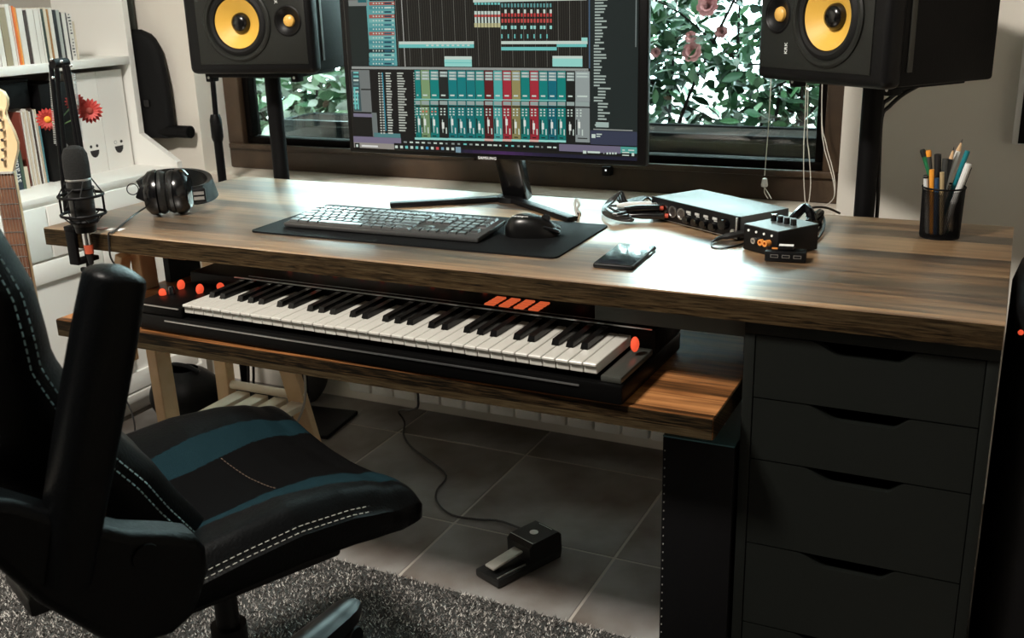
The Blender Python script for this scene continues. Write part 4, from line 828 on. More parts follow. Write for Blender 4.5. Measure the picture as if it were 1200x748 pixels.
cb2 = thing('cable', 'thin black cable with a long plug in front of the audio interface', 'cable', at(840, 285, Z=DZ))
q = [at(886, 277, Z=.756), at(875, 276, Z=.754), at(862, 273, Z=.752)]
MB().tube([at(888, 270, Z=.757), at(862, 275, Z=.753), at(843, 279, Z=.748), at(834, 284, Z=.744)], [.006, .006, .004, .002], 8).build('plug', M_CABLE, cb2, W=True)
MB().tube([at(834, 284, Z=.744), at(835, 290, Z=.742), at(848, 291, Z=.742), at(866, 287, Z=.742), at(874, 284, Z=.742)], .0016, 6).build('wire', M_CABLE, cb2, W=True)
hub = thing('usb_hub', 'tiny black hub with three ports in front of the mixer box', 'hub', (-.348, .243, DZ), .12)
MB().box((0, 0, .010), (.068, .030, .018), bev=.002).build('case', M_BLK, hub)
for k in range(3):
    MB().box((-.018 + k * .019, -.0152, .011), (.013, .0012, .0055)).build('port', M_STEEL, hub); MB().box((-.018 + k * .019, -.0159, .011), (.011, .0008, .0036)).build('port_slot', M_RUB, hub)
MB().box((.0, .004, .0225), (.028, .022, .007), bev=.002).build('stacked_plug', M_BLKG, hub); MB().box((.0, .004, .0262), (.024, .012, .001)).build('plug_label', M_LOGOW, hub); MB().box((-.019, .006, .0193), (.010, .008, .0012)).build('orange_label', MATS['orange_socket'], hub)
cbun = thing('cable_bundle', 'tangled bundle of black plugs and cables behind the mixer box', 'cables', (-.33, .44, DZ))
p0 = [at(930, 256, Z=.77), at(938, 246, Z=.78), at(945, 242, Z=.785), at(955, 248, Z=.78), at(962, 250, Z=.77)]
MB().tube([at(928, 258, Z=.765), at(935, 250, Z=.775), at(944, 243, Z=.782), at(950, 251, Z=.775), at(953, 262, Z=.762)], .0085, 9).build('plug', M_BLKG, cbun, W=True)
MB().tube([at(946, 262, Z=.765), at(955, 254, Z=.768), at(962, 249, Z=.764), at(958, 262, Z=.755)], .007, 9).build('plug', M_BLKG, cbun, W=True)
MB().cyl(at(928, 262, Z=.762), at(936, 252, Z=.768), .006).build('silver_plug', M_CHROME, cbun, W=True); MB().cyl(at(950, 264, Z=.757), at(947, 254, Z=.766), .005).build('silver_plug', M_CHROME, cbun, W=True)
for pp in ([at(950, 248, Z=.77), at(963, 251, Z=.76), at(966, 264, Z=.752), at(960, 278, Z=.745), at(948, 286, Z=.743), at(938, 290, Z=.743)], [at(944, 246, Z=.78), at(956, 243, Z=.775), at(970, 244, Z=.762), at(984, 250, Z=.746)], [at(960, 254, Z=.76), at(962, 266, Z=.748), at(952, 276, Z=.744), at(944, 282, Z=.743)]):
    MB().tube(pp, .0024, 7).build('cable', M_CABLE, cbun, W=True)

# ------------------------------------------------------------------ pen cup
pc0 = Vector((-.1232, .512, DZ)); pc = thing('pen_cup', 'black wire mesh pen cup at the back right corner of desk', 'pen cup', pc0)
b = MB(); PH, PR = .092, .0345
for k in range(72):
    for s2 in (1, -1):
        pts = []
        for q in range(7): a = 2 * PI * k / 72 + s2 * q / 6 * 1.15; pts.append((PR * (1 + .05 * q / 6) * math.cos(a), PR * (1 + .05 * q / 6) * math.sin(a), .003 + q / 6 * (PH - .006)))
        b.tube(pts, .0007, 3, smooth=0)
b.build('mesh_wall', M_BLKM, pc)
MB().lathe([(PR, 0), (PR, .004), (PR - .002, .004), (.001, .003)], 32).build('base', M_BLKM, pc)
MB().tube([(PR * 1.055 * math.cos(a), PR * 1.055 * math.sin(a), PH) for a in np.linspace(0, 2 * PI, 33)[:-1]], .0018, 8, smooth=0, closed=True).build('rim', M_BLKM, pc)
def pen(px, py, bx, by, r, body, label, tip=None, cap=None, name='pen', cat='pen', clip=False, yy=None):
    top = at(px, py, Y=pc0.y + (yy or 0)); bot = pc0 + Vector((bx, by, .006)); d = top - bot; n = d.length
    t = thing(name, label, cat, bot, rot=d.to_track_quat('Z', 'Y').to_euler(), group='pens in the mesh cup')
    te = 0
    if tip == 'sharp': te = .022
    MB().lathe([(r * .7, 0), (r, .004), (r, n - te)], 10 if tip != 'sharp' else 6).build('barrel', mat('pen_' + body[0], body[1], .4), t)
    if tip == 'sharp': MB().lathe([(r, n - te), (r * .35, n - .007)], 8).build('wood_cone', mat('bare_wood', (.62, .40, .22), .7), t); MB().lathe([(r * .35, n - .007), (.0003, n)], 8).build('lead', mat('graphite', (.03, .03, .03), .4), t)
    if cap: MB().lathe([(r * 1.12, n - cap[2]), (r * 1.15, n - .002), (r * .9, n + .001)], 10).build('cap', mat('pen_' + cap[0], cap[1], .4), t)
    if clip: MB().box((0, -r * 1.25, n - .025), (.0035, .0015, .04)).build('clip', M_BLK, t)
BLK = ('black', (.012, .012, .013))
pen(1081, 176, .012, .012, .0045, ('green', (.01, .16, .06)), 'green pencil with a black cap leaning left in the mesh cup', cap=('black', BLK[1], .012))
pen(1088, 177, -.010, .016, .0045, ('dark_grey', (.05, .05, .045)), 'dark pencil with an orange end in the mesh cup', cap=('orange', (.85, .33, .03), .010))
pen(1099, 181, -.006, .010, .0062, BLK, 'thick black marker near the middle of the mesh cup')
pen(1108, 186, .0, -.005, .0056, ('smoke', (.04, .042, .04)), 'smoky black pen right of the thick marker')
pen(1118, 172, -.012, .004, .0042, BLK, 'black pencil with sharpened wooden tip in the cup', tip='sharp', name='pencil', cat='pencil')
pen(1128, 163, -.018, .016, .0045, ('white', (.78, .78, .76)), 'white pencil with sharp tip standing tallest in the cup', tip='sharp', name='pencil', cat='pencil', yy=.012)
pen(1134, 177, -.006, .02, .0045, ('teal', (.01, .20, .24)), 'teal pen leaning right in the mesh cup', yy=.012)
pen(1135, 192, .004, .0, .0058, ('white', (.78, .78, .76)), 'white pen with a black clip at right of the cup', clip=True)
pen(1092, 199, -.012, -.012, .0045, ('orange', (.85, .33, .03)), 'short orange stick at the front left of the cup', yy=-.02)
pen(1085, 206, -.02, -.006, .0045, ('striped', (.6, .62, .62)), 'short white and black striped pen at left of the cup', cap=('black', BLK[1], .004), yy=-.015)
pen(1098, 209, -.006, -.014, .0045, ('blue', (.02, .06, .13)), 'short blue pen low at the front of the cup', yy=-.02)
pen(1104, 202, .004, -.012, .004, ('brass', (.45, .34, .18)), 'short brass coloured pen in the middle of the cup', yy=-.02)

# ------------------------------------------------------------------ blind cords, wall panel
bc = thing('blind_cord', 'single thin white blind cord with a plastic tassel at the window', 'cord', at(895, 215, Y=1.0))
MB().tube([at(905, -10, Y=1.03) + Vector((0, 0, .2)), at(904, 80, Y=1.03), at(901, 140, Y=1.02), at(896, 206, Y=1.0)], .0011, 6).build('cord', M_CORD, bc, W=True)
p = at(896, 214, Y=1.0); MB().lathe([(.003, .011), (.006, .009), (.0085, -.006), (.007, -.010), (.003, -.011)], 12, T(*p)).build('tassel', M_WHITE, bc, W=True)
for dx in (-2, 2): MB().tube([at(896, 220, Y=1.0), at(898 + dx, 226, Y=.99), at(902 + dx, 233, Y=.97)], .0011, 6).build('cord_tail', M_CORD, bc, W=True)
bc = thing('blind_cord', 'looped pair of white blind cords hanging left of the window edge', 'cord', at(945, 240, Y=.97))
MB().tube([at(945, -10, Y=1.03) + Vector((0, 0, .2)), at(944, 120, Y=1.03), at(942, 165, Y=1.01), at(942, 210, Y=1.0), at(944, 240, Y=.975), at(947, 241, Y=.975), at(950, 215, Y=1.0), at(948, 180, Y=1.01), at(946, 160, Y=1.03), at(947, 100, Y=1.03)], .0011, 6).build('cord', M_CORD, bc, W=True)
bc = thing('blind_cord', 'pair of white blind cords slanting along the window right edge', 'cord', at(979, 235, Y=.955))
for dx in (0, 3): MB().tube([at(962 + dx, -10, Y=1.03) + Vector((0, 0, .2)), at(963, 120, Y=1.03), at(965 + dx, 168, Y=1.01), at(972 + dx, 195, Y=.985), at(977 + dx * .5, 215, Y=.956), at(977, 232, Y=.956), at(967, 242, Y=.965)], .0011, 6).build('cord', M_CORD, bc, W=True)
tv = thing('wall_panel', 'dark framed panel with a white edge hanging on wall at right', 'picture', (.25, WY - .02, .85))
a = at(1185, 170, Y=WY - .03).x; 
MB().bx(a, a + .55, WY - .03, WY - .001, .853, 1.35, bev=.003).build('frame', M_WHITE, tv, W=True)
MB().bx(a + .012, a + .538, WY - .032, WY - .029, .856, 1.338).build('dark_panel', M_BLK, tv, W=True)
# black tall bag right of the desk
rb = thing('equipment_bag', 'tall black padded bag standing on the floor right of the desk', 'bag', (.1495, .285, 0))
def rbf(u, v):
    a = 2 * PI * u; ca, sa = math.cos(a), math.sin(a); w = interp(v, [0, .1, .9, .97, 1], [.12, .145, .145, .115, .01]); return (w * math.copysign(abs(ca) ** .32, ca), .22 * math.copysign(abs(sa) ** .32, sa) * (w / .145), v * .79)
MB().grid(rbf, 32, 26, True).build('bag_body', M_VINYL, rb)
p = at(1196, 346, Y=.06); MB().ball((-.128, -.201, .705), (.004, .004, .004), 8, 6).build('red_light', M_RED, rb)
MB().tube([(-.06, -.06, .765), (-.05, -.06, .82), (.05, -.06, .82), (.06, -.06, .765)], .01, 8).build('bag_handle', M_VINYL, rb)

# ------------------------------------------------------------------ piano keyboard (36 white keys)
KP = .0237; KW = 36 * KP; kx0 = -1.4155; ky0 = -.0714
pk = thing('piano_keyboard', 'black sixty-one-key keyboard with lit orange pads on the pull-out shelf', 'piano keyboard', (kx0, ky0, TZ), -.0225)
kz = .066                                   # key top above the shelf
M_BODY = mat('piano_body_black', (.0018, .0018, .0018), .4, spec=.08)
b = MB(); LCk, RCk = -.125, KW + .042
b.bx(LCk, RCk, -.004, .285, .003, .036, bev=.004)
b.bx(LCk, RCk, .150, .285, .036, .080, bev=.004)
b.bx(LCk, -.004, -.004, .150, .036, .058, bev=.004)
b.build('body', M_BODY, pk)
MB().bx(KW + .003, RCk - .004, .002, .150, .036, .047, bev=.003).build('right_cheek', mat('cheek_silver', (.05, .052, .045), .35, .3), pk)
MB().bx(-.05, KW - .03, -.0065, -.004, .026, .0285).build('front_line', M_STEEL, pk); MB().bx(-.122, -.01, -.0065, -.004, .054, .0562).build('cheek_line', M_STEEL, pk)
MB().bx(-.002, KW + .036, .147, .1495, .0795, .0815).build('panel_edge_line', M_STEEL, pk)
MB().bx(.02, KW, .165, .1662, .0802, .0812).build('panel_edge_line', M_STEEL, pk)
for x in (LCk + .04, RCk - .04):
    for y in (.03, .25): MB().cyl((x, y, 0), (x, y, .0031), .012).build('foot', M_RUB, pk)
def wkey():
    b = MB(); w = KP - .0011; V = [(0, 0, -.020), (w, 0, -.020), (w, .149, -.020), (0, .149, -.020), (0, 0, -.0025), (w, 0, -.0025), (w, .149, -.0015), (0, .149, -.0015)]
    b.box((w / 2, .0745, -.009), (w, .149, .018), bev=.0011, seg=1); b.box((w / 2, -.0015, -.0025), (w, .006, .005), bev=.0011, seg=1); return b.mesh('white_key', M_KEYW)
wk = wkey()
for k in range(36):
    o = link('white_key', wk, pk); o.location = (k * KP, .0, kz + random.uniform(-.0003, .0003))
bkm = MB(); bw = .0135
bkm.add([(-bw / 2, 0, 0), (bw / 2, 0, 0), (bw / 2, .096, 0), (-bw / 2, .096, 0), (-bw / 2 + .0012, .004, .0105), (bw / 2 - .0012, .004, .0105), (bw / 2 - .0012, .096, .0125), (-bw / 2 + .0012, .096, .0125)], [(3, 2, 1, 0), (4, 5, 6, 7), (0, 1, 5, 4), (1, 2, 6, 5), (2, 3, 7, 6), (3, 0, 4, 7)])
bk_ = bkm.mesh('black_key', M_KEYB)
for oc in range(5):
    for s2, off in ((1, -.0015), (2, .0015), (4, -.002), (5, 0), (6, .002)):
        o = link('black_key', bk_, pk); o.location = ((oc * 7 + s2) * KP - .0005 + off, .0525, kz - .0005)
kpad = MB().box((0, 0, .0015), (.0195, .0108, .004), bev=.0012).mesh('pad', M_PAD)
Ipk = wm(pk).inverted(); pp = Ipk @ at(563, 359, Z=TZ + .08); pq = Ipk @ at(618, 364, Z=TZ + .08)
for r in range(4):
    for k in range(4):
        o = link('pad', kpad, pk); o.location = (pp.x + .012 + k * (pq.x - pp.x + .0) / 3.05, .1745 + r * .0135, .0795)
for k in range(14):
    x = .06 + k * .058
    if pp.x - .02 < x < pq.x + .05: continue
    MB().lathe([(.004, 0), (.004, .005), (.003, .006)], 10, T(x, .245 + .012 * (k % 2), .0795)).build('led_button', M_RED, pk)
for px, py, rr in ((212, 333, .026), (234, 338, .026)):
    q = Ipk @ at(px, py, Z=TZ + .068); MB().ball((q.x, q.y, .066), (.005, .010, .011), 16, 10).build('lit_wheel', M_RED, pk)
for px, py in ((190, 340), (258, 333)):
    q = Ipk @ at(px, py, Z=TZ + .068); MB().ball((q.x, q.y, .062), (.0085, .007, .009), 12, 8).build('red_glow', M_RED, pk)
q = Ipk @ at(744, 401, Z=TZ + .07); MB().ball((q.x, q.y, .066), (.007, .009, .013), 12, 8).build('red_glow', M_RED, pk)  # glowing ball stands in for a red lamp's reflection on the cheek
q = Ipk @ at(201, 341, Z=TZ + .065); MB().lathe([(.007, 0), (.006, .014), (.004, .017)], 14, T(q.x, q.y, .058)).build('joystick', M_BLKG, pk)

# ------------------------------------------------------------------ studio microphone on a boom arm
MX, MYc = -1.705, -.018
mi = thing('studio_microphone', 'black studio microphone with foam cap in a shock mount at desk left end', 'microphone', (MX, MYc, DZ))
mi.scale = (.83, .83, .95); 
Mm = T(0, 0, 0)
MB().lathe([(.0265, .020), (.029, .026), (.029, .118)], 28).build('mic_body', mat('mic_black', (.004, .004, .004), .4), mi)
MB().lathe([(.030, .122), (.0305, .15), (.029, .172), (.022, .185), (.010, .190), (.001, .191)], 28).build('foam_cap', mat('black_foam', (.004, .0045, .004), .95, bump=(350, .8)), mi)
MB().lathe([(.0296, .1175), (.0302, .119), (.0302, .1205), (.0296, .122)], 28, cap=False).build('silver_ring', M_STEEL, mi)
b = MB()
for z, r in ((.045, .052), (.085, .052)):
    b.tube([(r * math.cos(a), r * math.sin(a), z) for a in np.linspace(0, 2 * PI, 25)[:-1]], .0032, 7, smooth=0, closed=True)
b.tube([(.031 * math.cos(a), .031 * math.sin(a), .100) for a in np.linspace(0, 2 * PI, 25)[:-1]], .003, 7, smooth=0, closed=True); b.tube([(.031 * math.cos(a), .031 * math.sin(a), .030) for a in np.linspace(0, 2 * PI, 25)[:-1]], .004, 7, smooth=0, closed=True)
for k in range(4): a = k * PI / 2 + .5; b.cyl((.052 * math.cos(a), .052 * math.sin(a), .045), (.052 * math.cos(a), .052 * math.sin(a), .085), .0028)
b.build('shock_mount_rings', M_BLKM, mi)
b = MB()
for k in range(8):
    a = k * PI / 4; a2 = a + PI / 8; b.cyl((.052 * math.cos(a), .052 * math.sin(a), .085), (.031 * math.cos(a2), .031 * math.sin(a2), .118 if k % 2 else .104), .0016, n=6); b.cyl((.052 * math.cos(a), .052 * math.sin(a), .045), (.031 * math.cos(a2), .031 * math.sin(a2), .026), .0016, n=6)
b.build('elastic_cords', M_RUB, mi)
MB().lathe([(.024, .006), (.0265, .020)], 24).build('mic_bottom', M_BLK, mi)
MB().lathe([(.0115, -.022), (.0115, .006)], 20).build('connector_shell', M_CHROME, mi); MB().lathe([(.0105, -.042), (.0112, -.022)], 20).build('red_connector', mat('red_plastic', (.42, .07, .03), .5), mi); MB().lathe([(.006, -.066), (.0095, -.042)], 16).build('strain_relief', M_RUB, mi)
MB().tube([(0, 0, -.066), (.002, -.003, -.10), (.012, -.004, -.13), (.028, .0, -.145), (.04, .01, -.13), (.05, .02, -.16)], .0035, 8).build('mic_cable', M_CABLE, mi)
ba = thing('boom_arm', 'black spring boom arm clamped to the left end of the desk', 'boom arm', (MX - .045, .012, DZ))
top = at(66, 76, Y=.03); topb = at(86, 82, Y=.03)
b = MB(); pb = at(75, 255, Y=.03)
lw = [at(72, 80, Y=.03), at(79, 268, Y=.03)]
for dx in (-4, 4): b.cyl(at(63 + dx * .8, 76, Y=.035), at(80 + dx * .6, 250, Y=.035), .0048)
b.build('lower_arm', M_BLKM, ba, W=True)
b = MB()
for dx in (-3, 3): b.cyl(at(77 + dx * .7, 76, Y=.0), at(96 + dx * .7, 190, Y=-.0), .0045)
b.build('upper_arm', M_BLKM, ba, W=True)
b = MB()
for x0, y0_, x1, y1_, n in ((60, 84, 66, 170, 40), (86, 86, 95, 165, 40)):
    p0, p1 = at(x0, y0_, Y=.035), at(x1, y1_, Y=.035); d = (p1 - p0); e1 = d.orthogonal().normalized(); e2 = d.normalized().cross(e1)
    b.tube([p0 + d * (q / (n * 4)) + (e1 * math.cos(q * PI / 2) + e2 * math.sin(q * PI / 2)) * .0042 for q in range(n * 4)], .0009, 4, smooth=0)
b.build('springs', M_STEEL, ba, W=True)
p = at(70, 74, Y=.018); MB().lathe([(.0095, -.018), (.0095, .018)], 18, T(*p) @ RX(PI / 2)).build('elbow_joint', M_BLKM, ba, W=True)
for q in ((60, 70), (72, 72), (62, 91), (83, 77)): MB().ball(at(*q, Y=-.006), .0032, 8, 6).build('joint_screw', M_CHROME, ba, W=True)
pb = at(99, 265, Y=.03); MB().cyl((pb.x, .03, DZ), (pb.x, .03, DZ + .065), .010).build('post', M_BLKM, ba, W=True)
b = MB(); b.bx(pb.x - .015, pb.x + .015, -.012, .05, DZ, DZ + .010, bev=.002); b.bx(pb.x - .013, pb.x + .013, -.012, -.004, DZ - .066, DZ, bev=.002); b.bx(pb.x - .013, pb.x + .013, -.012, .045, DZ - .072, DZ - .062, bev=.002); b.cyl((pb.x, .025, DZ - .085), (pb.x, .025, DZ - DT), .005); b.box((pb.x, .025, DZ - .092), (.045, .010, .010), bev=.003); b.build('desk_clamp', M_BLKM, ba, W=True)
b = MB(); q = Vector((MX, MYc, DZ)); b.tube([at(94, 186, Y=0.02), at(90, 210, Y=.03), at(84, 235, Y=.03), at(80, 246, Y=.01)], .006, 8); b.build('mount_bracket', M_BLKM, ba, W=True)
# red flowers around the arm
M_PET = mat('red_petals', (.33, .020, .018), .6, var=(60, (.42, .04, .03))); M_FC = mat('orange_flower_centre', (.80, .30, .03), .7); M_STEM = mat('green_stem', (.06, .12, .04), .7)
for k, (px, py, r, yv, lab, cen) in enumerate(((56, 140, .0245, .055, 'red gerbera flower with orange centre, left of boom arm', M_FC), (105, 130, .026, .05, 'red gerbera flower with dark centre, right of the boom arm', mat('dark_red_centre', (.22, .03, .02), .7)), (88, 120, .021, .075, 'red gerbera with orange centre half hidden behind the boom arm', M_FC))):
    c = at(px, py, Y=yv); v = (Vector(CO) - c).normalized(); v = (v + Vector((.1, .1, .15)) * (k - 1)).normalized()
    t = thing('gerbera_flower', lab, 'flower', c, rot=v.to_track_quat('Z', 'Y').to_euler(), group='red flowers around the boom arm')
    pm = MB().add([(0, .25, 0), (.10, .45, .03), (.13, .8, .02), (0, 1.0, -.04), (-.13, .8, .02), (-.10, .45, .03)], [(0, 1, 2, 3), (0, 3, 4, 5)], Matrix.Scale(r, 4)).mesh('petal', M_PET, 80)
    for ring, (n, tl, sc) in enumerate(((18, .0, 1.0), (16, .35, .78))):
        for q in range(n): o = link('petal', pm, t); o.matrix_basis = RZ(2 * PI * q / n + ring * .15) @ RX(tl) @ Matrix.Scale(sc, 4)
    MB().ball((0, 0, .002), (r * .30, r * .30, r * .16), 14, 8).build('flower_centre', cen, t)
    a = wm(t).inverted() @ at(74, py + 16, Y=.04); MB().tube([(0, 0, -.002), (0, 0, -.012), a], .0014, 6).build('stem', M_STEM, t)

# ------------------------------------------------------------------ electric guitar (headstock at the left edge)
gt = thing('electric_guitar', 'electric guitar with pale maple headstock standing at the left edge', 'guitar', (-1.834, -.0455, .0105), math.radians(-62 + 90)); gt.scale = (.92, .92, .92)
M_MAPLE = mat('maple', (.80, .60, .36), .3, coat=.4, var=(12, (.74, .52, .29))); M_ROSE = mat('rosewood', (.10, .04, .02), .45, var=(20, (.16, .07, .035)))
# local x = to the right seen from the camera, local -y = towards the camera, z up
hz = .938; oy = -.03
hs = [(-.020, 0), (.022, 0), (.027, .014), (.039, .044), (.0425, .060), (.038, .085), (.029, .112), (.0275, .127), (.034, .141), (.036, .155), (.031, .169), (.013, .180), (-.012, .178), (-.036, .166), (-.048, .145), (-.042, .08), (-.030, .03)]
MB().prism(hs, 0, .014, T(-.020, oy, hz) @ RX(PI / 2)).build('headstock', M_MAPLE, gt)
nk = MB(); nk.bx(-.0405, .0015, oy - .006, oy + .010, .30, hz, bev=.004); nk.build('neck', M_MAPLE, gt)
MB().bx(-.0405, .0015, oy - .012, oy - .006, .30, hz - .002, bev=.001).build('fretboard', M_ROSE, gt)
MB().bx(-.0405, .0015, oy - .0155, oy - .010, hz - .004, hz + .001).build('nut', M_KEYW, gt)
fz = hz; sc_ = .648
for k in range(1, 14):
    z = hz - sc_ * (1 - 2 ** (-k / 12)); MB().bx(-.0405, .0015, oy - .0132, oy - .012, z - .0009, z + .0009).build('fret', M_STEEL, gt)
for k in range(6):
    x = -.0365 + k * .0068; MB().cyl((x, oy - .014, .25), (x, oy - .0155, hz), .0004, n=5).build('string', M_STEEL, gt)
    z = hz + .028 + k * .021; xx = -.004 + .010 * math.sin(k * .4) - .020 + .018 ; MB().lathe([(.004, 0), (.003, .010), (.0035, .012)], 10, T(xx - .004, oy - .014, z) @ RX(PI / 2)).build('tuner_post', M_CHROME, gt)
    MB().box((-.064, oy - .007, z), (.016, .006, .010), bev=.002).build('tuner_button', M_CHROME, gt)
bo = []
for q in range(40):
    a = 2 * PI * q / 40; r = .155 + .02 * math.cos(2 * a + PI) + .02 * math.cos(3 * a + .5); bo.append((-.02 + r * math.sin(a) * .9, .24 + r * math.cos(a) * 1.1))
MB().prism(bo, -.022, .022, T(0, oy + .012, 0) @ RX(PI / 2)).build('guitar_body', mat('sunburst_body', (.12, .04, .02), .2, coat=.5), gt)
MB().bx(-.17, .13, oy - .03, oy + .09, 0, .05, bev=.01).build('floor_stand', M_BLKM, gt)

# ------------------------------------------------------------------ sustain pedal
sp = thing('sustain_pedal', 'black sustain pedal with a silver lever on the floor tiles', 'pedal', (-.889, .265, .001), math.radians(-22))
M_PED = mat('pedal_black', (.010, .011, .011), .3)
b = MB(); b.box((0, .008, .010), (.074, .185, .018), bev=.004); b.build('base', M_PED, sp)
pr_ = [(-.020, .016), (.100, .016), (.100, .050), (.090, .060), (.016, .060), (-.020, .030)]
b = MB(); b.prism([(.010, .0), (.100, .0), (.104, .02), (.102, .056), (.094, .064), (.018, .064), (.008, .056)], -.036, .036, RZ(PI / 2) @ RX(PI / 2)); b.build('housing', M_PED, sp)
MB().box((0, -.030, .040), (.028, .085, .006), T(0, 0, 0) @ RX(.10), bev=.002).build('silver_lever', mat('polished_lever', (.66, .64, .58), .3, .4), sp)
MB().cyl((0, -.058, .018), (0, -.058, .031), .008).build('spring_post', M_RUB, sp)
MB().box((.030, -.040, .021), (.003, .08, .003)).build('edge_line', M_STEEL, sp)
MB().lathe([(.0095, 0), (.0095, .0008), (.004, .0008), (.004, 0)], 20, T(0, .055, .0645)).build('round_emblem', M_LOGOW, sp); MB().lathe([(.003, 0), (.003, .0008)], 10, T(0, .055, .0645)).build('emblem_dot', M_LOGOW, sp)
MB().box((0, .0185, .0646), (.07, .0012, .0008)).build('edge_line', M_STEEL, sp); MB().box((0, .090, .0646), (.04, .0012, .0008)).build('print_line', M_STEEL, sp)
cps = [Vector((-.862, .368, .02)), at(590, 612, Z=.006), at(560, 609, Z=.005), at(530, 604, Z=.005), at(513, 590, Z=.005), at(512, 575, Z=.005), at(523, 558, Z=.005), at(505, 541, Z=.005), at(483, 525, Z=.005), at(473, 510, Z=.005), at(474, 495, Z=.005)]
MB().tube(cps + [Vector((cps[-1].x, .82, .05)), at(485, 480, Y=.40), at(490, 465, Y=.30), Vector((at(490, 465, Y=.3).x, .28, TZ - TT - .01))], .0028, 7).build('pedal_cable', M_CABLE, sp, W=True)
# hanging cables at the trestle
hc = thing('hanging_cables', 'two black cables hanging straight down behind the trestle', 'cables', at(293, 440, Y=.62))
for x in (291, 297): MB().tube([at(x, 400, Y=.62) + Vector((0, 0, .1)), at(x, 430, Y=.62), at(x + .5, 463, Y=.62), Vector((at(x, 463, Y=.62).x, .63, .01))], .004, 7).build('cable', M_CABLE, hc, W=True)
hc = thing('hanging_cable', 'pale grey cable drooping beside the trestle right leg', 'cable', at(345, 490, Y=.36)); MB().tube([at(357, 440, Y=.36) + Vector((0, 0, .06)), at(358, 460, Y=.36), at(352, 487, Y=.36), at(340, 508, Y=.36), at(330, 520, Y=.36)], .003, 7).build('cable', mat('pale_cable', (.35, .33, .29), .6), hc, W=True)
hc = thing('hanging_cable', 'thin black cable hanging between chair arm and trestle left leg', 'cable', at(148, 470, Y=.0)); MB().tube([at(144, 420, Y=.03) + Vector((0, 0, .08)), at(143, 440, Y=.0), at(140, 455, Y=-.02), at(152, 478, Y=-.02), at(158, 500, Y=-.02), at(157, 520, Y=-.02)], .0018, 6).build('cable', M_CABLE, hc, W=True)

# ------------------------------------------------------------------ rug
RUGZ = .012
rug = thing('rug', 'dark grey shaggy rug under the office chair', 'rug', (-1.25, -.75, 0), math.radians(-1.6))
rw, rd = 1.9, 1.76
MB().box((0, 0, RUGZ / 2 - .001), (rw, rd, RUGZ - .004), bev=.003).build('backing', mat('rug_backing', (.03, .03, .028), .95), rug)
n = 170000; rx_ = (np.random.rand(n) - .5) * rw; ry_ = rd / 2 - np.random.rand(n) ** 1.0 * 1.25
ry_ = np.clip(ry_, -rd / 2, rd / 2); ang = np.random.rand(n) * 2 * PI; ln = .003 + .005 * np.random.rand(n); tz = .003 + .0045 * np.random.rand(n); wd = .0021
P0 = np.stack([rx_, ry_, np.full(n, RUGZ - .004)], 1); dv = np.stack([np.cos(ang), np.sin(ang), np.zeros(n)], 1); sv = np.stack([-np.sin(ang), np.cos(ang), np.zeros(n)], 1) * wd
tip = P0 + dv * ln[:, None] + np.array([0, 0, 1])[None] * tz[:, None]
V = np.stack([P0 - sv, P0 + sv, tip], 1).reshape(-1, 3)
me = bpy.data.meshes.new('pile'); me.vertices.add(3 * n); me.vertices.foreach_set('co', V.ravel()); me.loops.add(3 * n); me.loops.foreach_set('vertex_index', np.arange(3 * n)); me.polygons.add(n); me.polygons.foreach_set('loop_start', np.arange(0, 3 * n, 3)); me.polygons.foreach_set('loop_total', np.full(n, 3))
for nm, c in (('pile_dark', (.05, .048, .045)), ('pile_mid', (.18, .17, .16)), ('pile_light', (.45, .43, .40))): me.materials.append(mat(nm, c, .95))
me.polygons.foreach_set('material_index', np.random.choice(3, n, p=[.45, .35, .20])); me.update(); me.validate(); link('pile', me, rug, None, 'stuff')

# ------------------------------------------------------------------ office chair
TH_ = math.radians(65); FCx, FCy = -.95, -.24
ch = thing('office_chair', 'black leather office chair with teal mesh stripes and flipped-up arm', 'chair', (FCx, FCy, RUGZ), TH_)
# chair-local: x forward (towards the desk), y to the sitter's left, z up (world height minus RUGZ)
def zl(z): return z - RUGZ
def seat_top(f, l):
    z = interp(f, [-.46, -.36, -.28, -.2, -.12, -.07, -.03, 0], [.506, .512, .522, .529, .525, .515, .498, .486]); al = abs(l)
    z += .010 * smoothstep(.10, .19, al) - .014 * (1 - smoothstep(.02, .16, al)); z -= .030 * smoothstep(.195, .245, al) ** 1.5; return z
SWm = .243
def seat_fs(v):
    if v <= .86: return -.46 + v / .86 * .418, 1.
    t = (v - .86) / .14 * PI / 2; return -.042 + .046 * math.sin(t), max(.004, math.cos(t)) ** .5
def seatf(u, v):
    # v: 0 rear .. 1 front ; u around the section (closed)
    f, sc = seat_fs(v); w = SWm * (1 - .03 * smoothstep(.75, .9, v)) * (.90 + .10 * sc); k = u * 2; fq = min(f, -.042)
    zb = interp(fq, [-.46, -.3, -.1, -.02, 0], [.44, .425, .420, .416, .416])
    if k <= 1: l = -w + 2 * w * k; z = seat_top(fq, l)
    else: k -= 1; l = w - 2 * w * k; s = abs(2 * k - 1); zt = seat_top(fq, l); z = zb + (zt - zb) * .55 * s ** 6
    zm = .450; z = zm + (z - zm) * sc; return (f, l, zl(z))
def seatk(u, v):
    k = u * 2
    if k > 1: return 0
    f = seat_fs(v)[0]; l = (-1 + 2 * k) * SWm
    nr0 = interp(f, [-.34, -.33, -.19, -.05, 0], [.146, .154, .168, .190, .20]); nr1 = interp(f, [-.34, -.33, -.25, -.19, -.12, -.05, 0], [.146, .143, .142, .136, .126, .124, .13])
    if l < 0: return 1 if (nr1 < -l < nr0) else (2 if -l <= nr1 else 0)
    fr0 = interp(f, [-.30, -.24, -.2, -.14, -.08, 0], [.040, .040, .046, .066, .082, .10]); fr1 = interp(f, [-.30, -.2, -.1, 0], [.105, .126, .138, .145])
    return 1 if fr0 < l < fr1 else (2 if l <= fr0 else 0)
